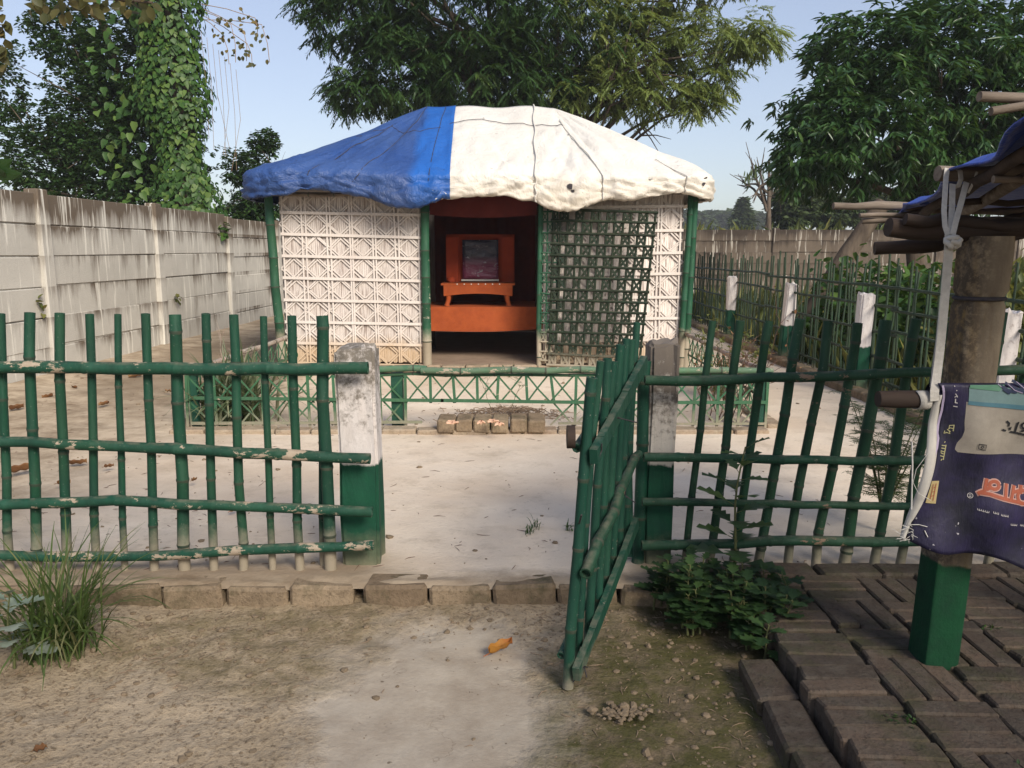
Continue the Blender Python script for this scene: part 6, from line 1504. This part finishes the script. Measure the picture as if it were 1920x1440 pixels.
# dead creeper-hung tree, conifer-like tree, hazy trees beyond the field
dt = thing('bare_tree', P(1437, 430, Y=30), 'thin bare tree hung with dry creepers right of the hut roof', 'tree')
bb = P(1437, 430, Y=30); bb.z = 0.0; m = MB(); rr = random.Random(3)
tp = P(1442, 300, Y=30); m.tube([bb, bb.lerp(tp, 0.45)+Vector((0.1, 0, 0)), tp], [0.15, 0.10, 0.04], 7)
for u, v in ((1408, 312), (1395, 345), (1460, 318), (1470, 372), (1420, 300), (1450, 340), (1410, 372), (1388, 338)):
    e = P(u, v, Y=30+rr.gauss(0, 0.5)); s_ = bb.lerp(tp, rr.uniform(0.45, 0.85)); m.tube([s_, s_.lerp(e, 0.5)+Vector((0, 0, 0.15)), e], [0.06, 0.045, 0.02], 5, False)
    for j in range(5):
        f = e+Vector((rr.gauss(0, 0.3), rr.gauss(0, 0.3), rr.gauss(0.05, 0.25))); m.tube([s_.lerp(e, 0.7), f], [0.025, 0.01], 4, False)
m.build('trunk', M['bark'], dt)
Pn = []
for u, v in ((1408, 312), (1400, 318), (1415, 308), (1460, 320), (1445, 325), (1425, 302)):
    for k in range(8): Pn.append(P(u+rr.gauss(0, 5), v+abs(rr.gauss(0, 14)), Y=30))
Pn = np.array(Pn); n = len(Pn)
leaf_obj('creepers', dt, kind='stuff', pos=Pn, dirs=g.normal(0, 0.2, (n, 3))+np.array([0, 0, -1.0]), ups=np.tile([0, -1, 0.2], (n, 1)), L=0.35, W=0.05, mat=M['lf_far'], shape='lance')
def far_tree(name, u, vtop, vbase, wpx, Y, label, seed, mat='lf_far', cone=False, n=700, L=0.35):
    t = P(u, vtop, Y=Y); b = P(u, vbase, Y=Y); s_ = Y/FPX; h = t.z; rx = wpx*s_/2
    zc = max(b.z, 0.15*h); lb = [(t.x, Y, zc+(h-zc)*0.5, rx, rx, (h-zc)*0.5, 3)]
    if cone: lb = [(t.x, Y, zc+(h-zc)*f, rx*(1-f)+0.1, rx*(1-f)+0.1, (h-zc)*0.16, 1.2-f) for f in (0.12, 0.3, 0.48, 0.66, 0.85)]
    else:
        rr = random.Random(seed)
        for k in range(5): lb.append((t.x+rr.uniform(-0.7, 0.7)*rx, Y+rr.uniform(-0.5, 0.5)*rx, zc+(h-zc)*rr.uniform(0.3, 0.8), rx*0.55, rx*0.55, (h-zc)*0.28, 1))
    return tree(name, (t.x, Y, -0.3), (t.x, Y, zc+(h-zc)*0.4), max(0.08, h*0.03), lb, n, 5, L, L*0.5, M[mat], label, seed, 'oval', 0.1, 0.3, 8)
far_tree('mid_tree', 1492, 348, 430, 84, 34, 'rounded green tree beyond the back wall right of the bare tree', 71, n=900, L=0.30)
far_tree('mid_tree', 1560, 360, 432, 96, 36, 'broad green tree beyond the back wall left of the leaning post', 72, n=900, L=0.32)
far_tree('mid_tree', 1636, 352, 435, 90, 38, 'green tree beyond the back wall behind the shelter poles', 75, n=800, L=0.32)
far_tree('pointed_tree', 1394, 372, 426, 44, 75, 'pointed tree standing above the hazy tree line right of the hut', 73, cone=True, n=620, L=0.55)
for k, (u, vt_, w, Y) in enumerate(((1300, 400, 60, 150), (1335, 396, 62, 160), (1368, 397, 54, 155), (1412, 399, 50, 150))):
    far_tree('distant_tree', u, vt_, 432, w, Y, ('hazy distant tree right beside the roof corner of the hut', 'hazy distant tree second from the hut roof, left of the pointed tree', 'hazy distant tree just left of the pointed tree', 'hazy distant tree between the pointed tree and the bare tree')[k], 80+k, n=420, L=1.5)['group'] = 'distant tree line'
g = np.random.default_rng(91); n = 9000; x = g.uniform(-8, 34, n); y = 26+34*g.random(n)
leaf_obj('field_crop', None, 'tall green crop standing in the field beyond the back wall', None, (10, 40, 0), 'stuff', pos=np.stack([x, y, 0.9+0.9*g.random(n)], 1), dirs=g.normal(0, 0.6, (n, 3))+np.array([0, 0, 0.7]), ups=g.normal(0, 1, (n, 3)), L=0.7, W=0.10, mat=M['lf_yellow'], shape='lance', droop=0.4)

# shade tree standing behind and to the right of the viewer; it keeps the sun off the gate and the foreground
sl = [(4.4, -5.0, 4.3, 2.2, 1.5, 1.0, 4), (2.2, -5.1, 4.2, 1.8, 1.5, 0.9, 3), (6.2, -4.4, 5.0, 1.6, 1.4, 1.1, 2.5), (3.4, -6.0, 5.8, 2.6, 1.8, 1.2, 3)]
sl = [(a, b-1.1, *r) for a, b, *r in sl]
tree('shade_tree', (3.6, -7.2, 0.0), (3.6, -7.0, 4.2), 0.24, sl, 380, 9, 0.30, 0.11, M['lf_mango'], 'broad leafy shade tree standing behind the viewpoint', 95, droop=0.3, shell=0.2)
# ------------------------------------------------------------------ haze: one closed box of pale air round the whole place
bm = bmesh.new(); bmesh.ops.create_cube(bm, size=1.0)
for v in bm.verts: v.co = Vector((v.co.x*900, 300+v.co.y*720, -1.7+(v.co.z+0.5)*13.5))
me = bpy.data.meshes.new('haze'); bm.to_mesh(me); bm.free()
hm = bpy.data.materials.new('haze'); hm.use_nodes = True; hm.node_tree.nodes.remove(hm.node_tree.nodes['Principled BSDF'])
pv = hm.node_tree.nodes.new('ShaderNodeVolumePrincipled'); pv.inputs['Color'].default_value = (0.86, 0.90, 0.96, 1); pv.inputs['Density'].default_value = 0.0010
hm.node_tree.links.new(pv.outputs[0], hm.node_tree.nodes['Material Output'].inputs['Volume'])
me.materials.append(hm); tag(link('haze', me), kind='stuff')
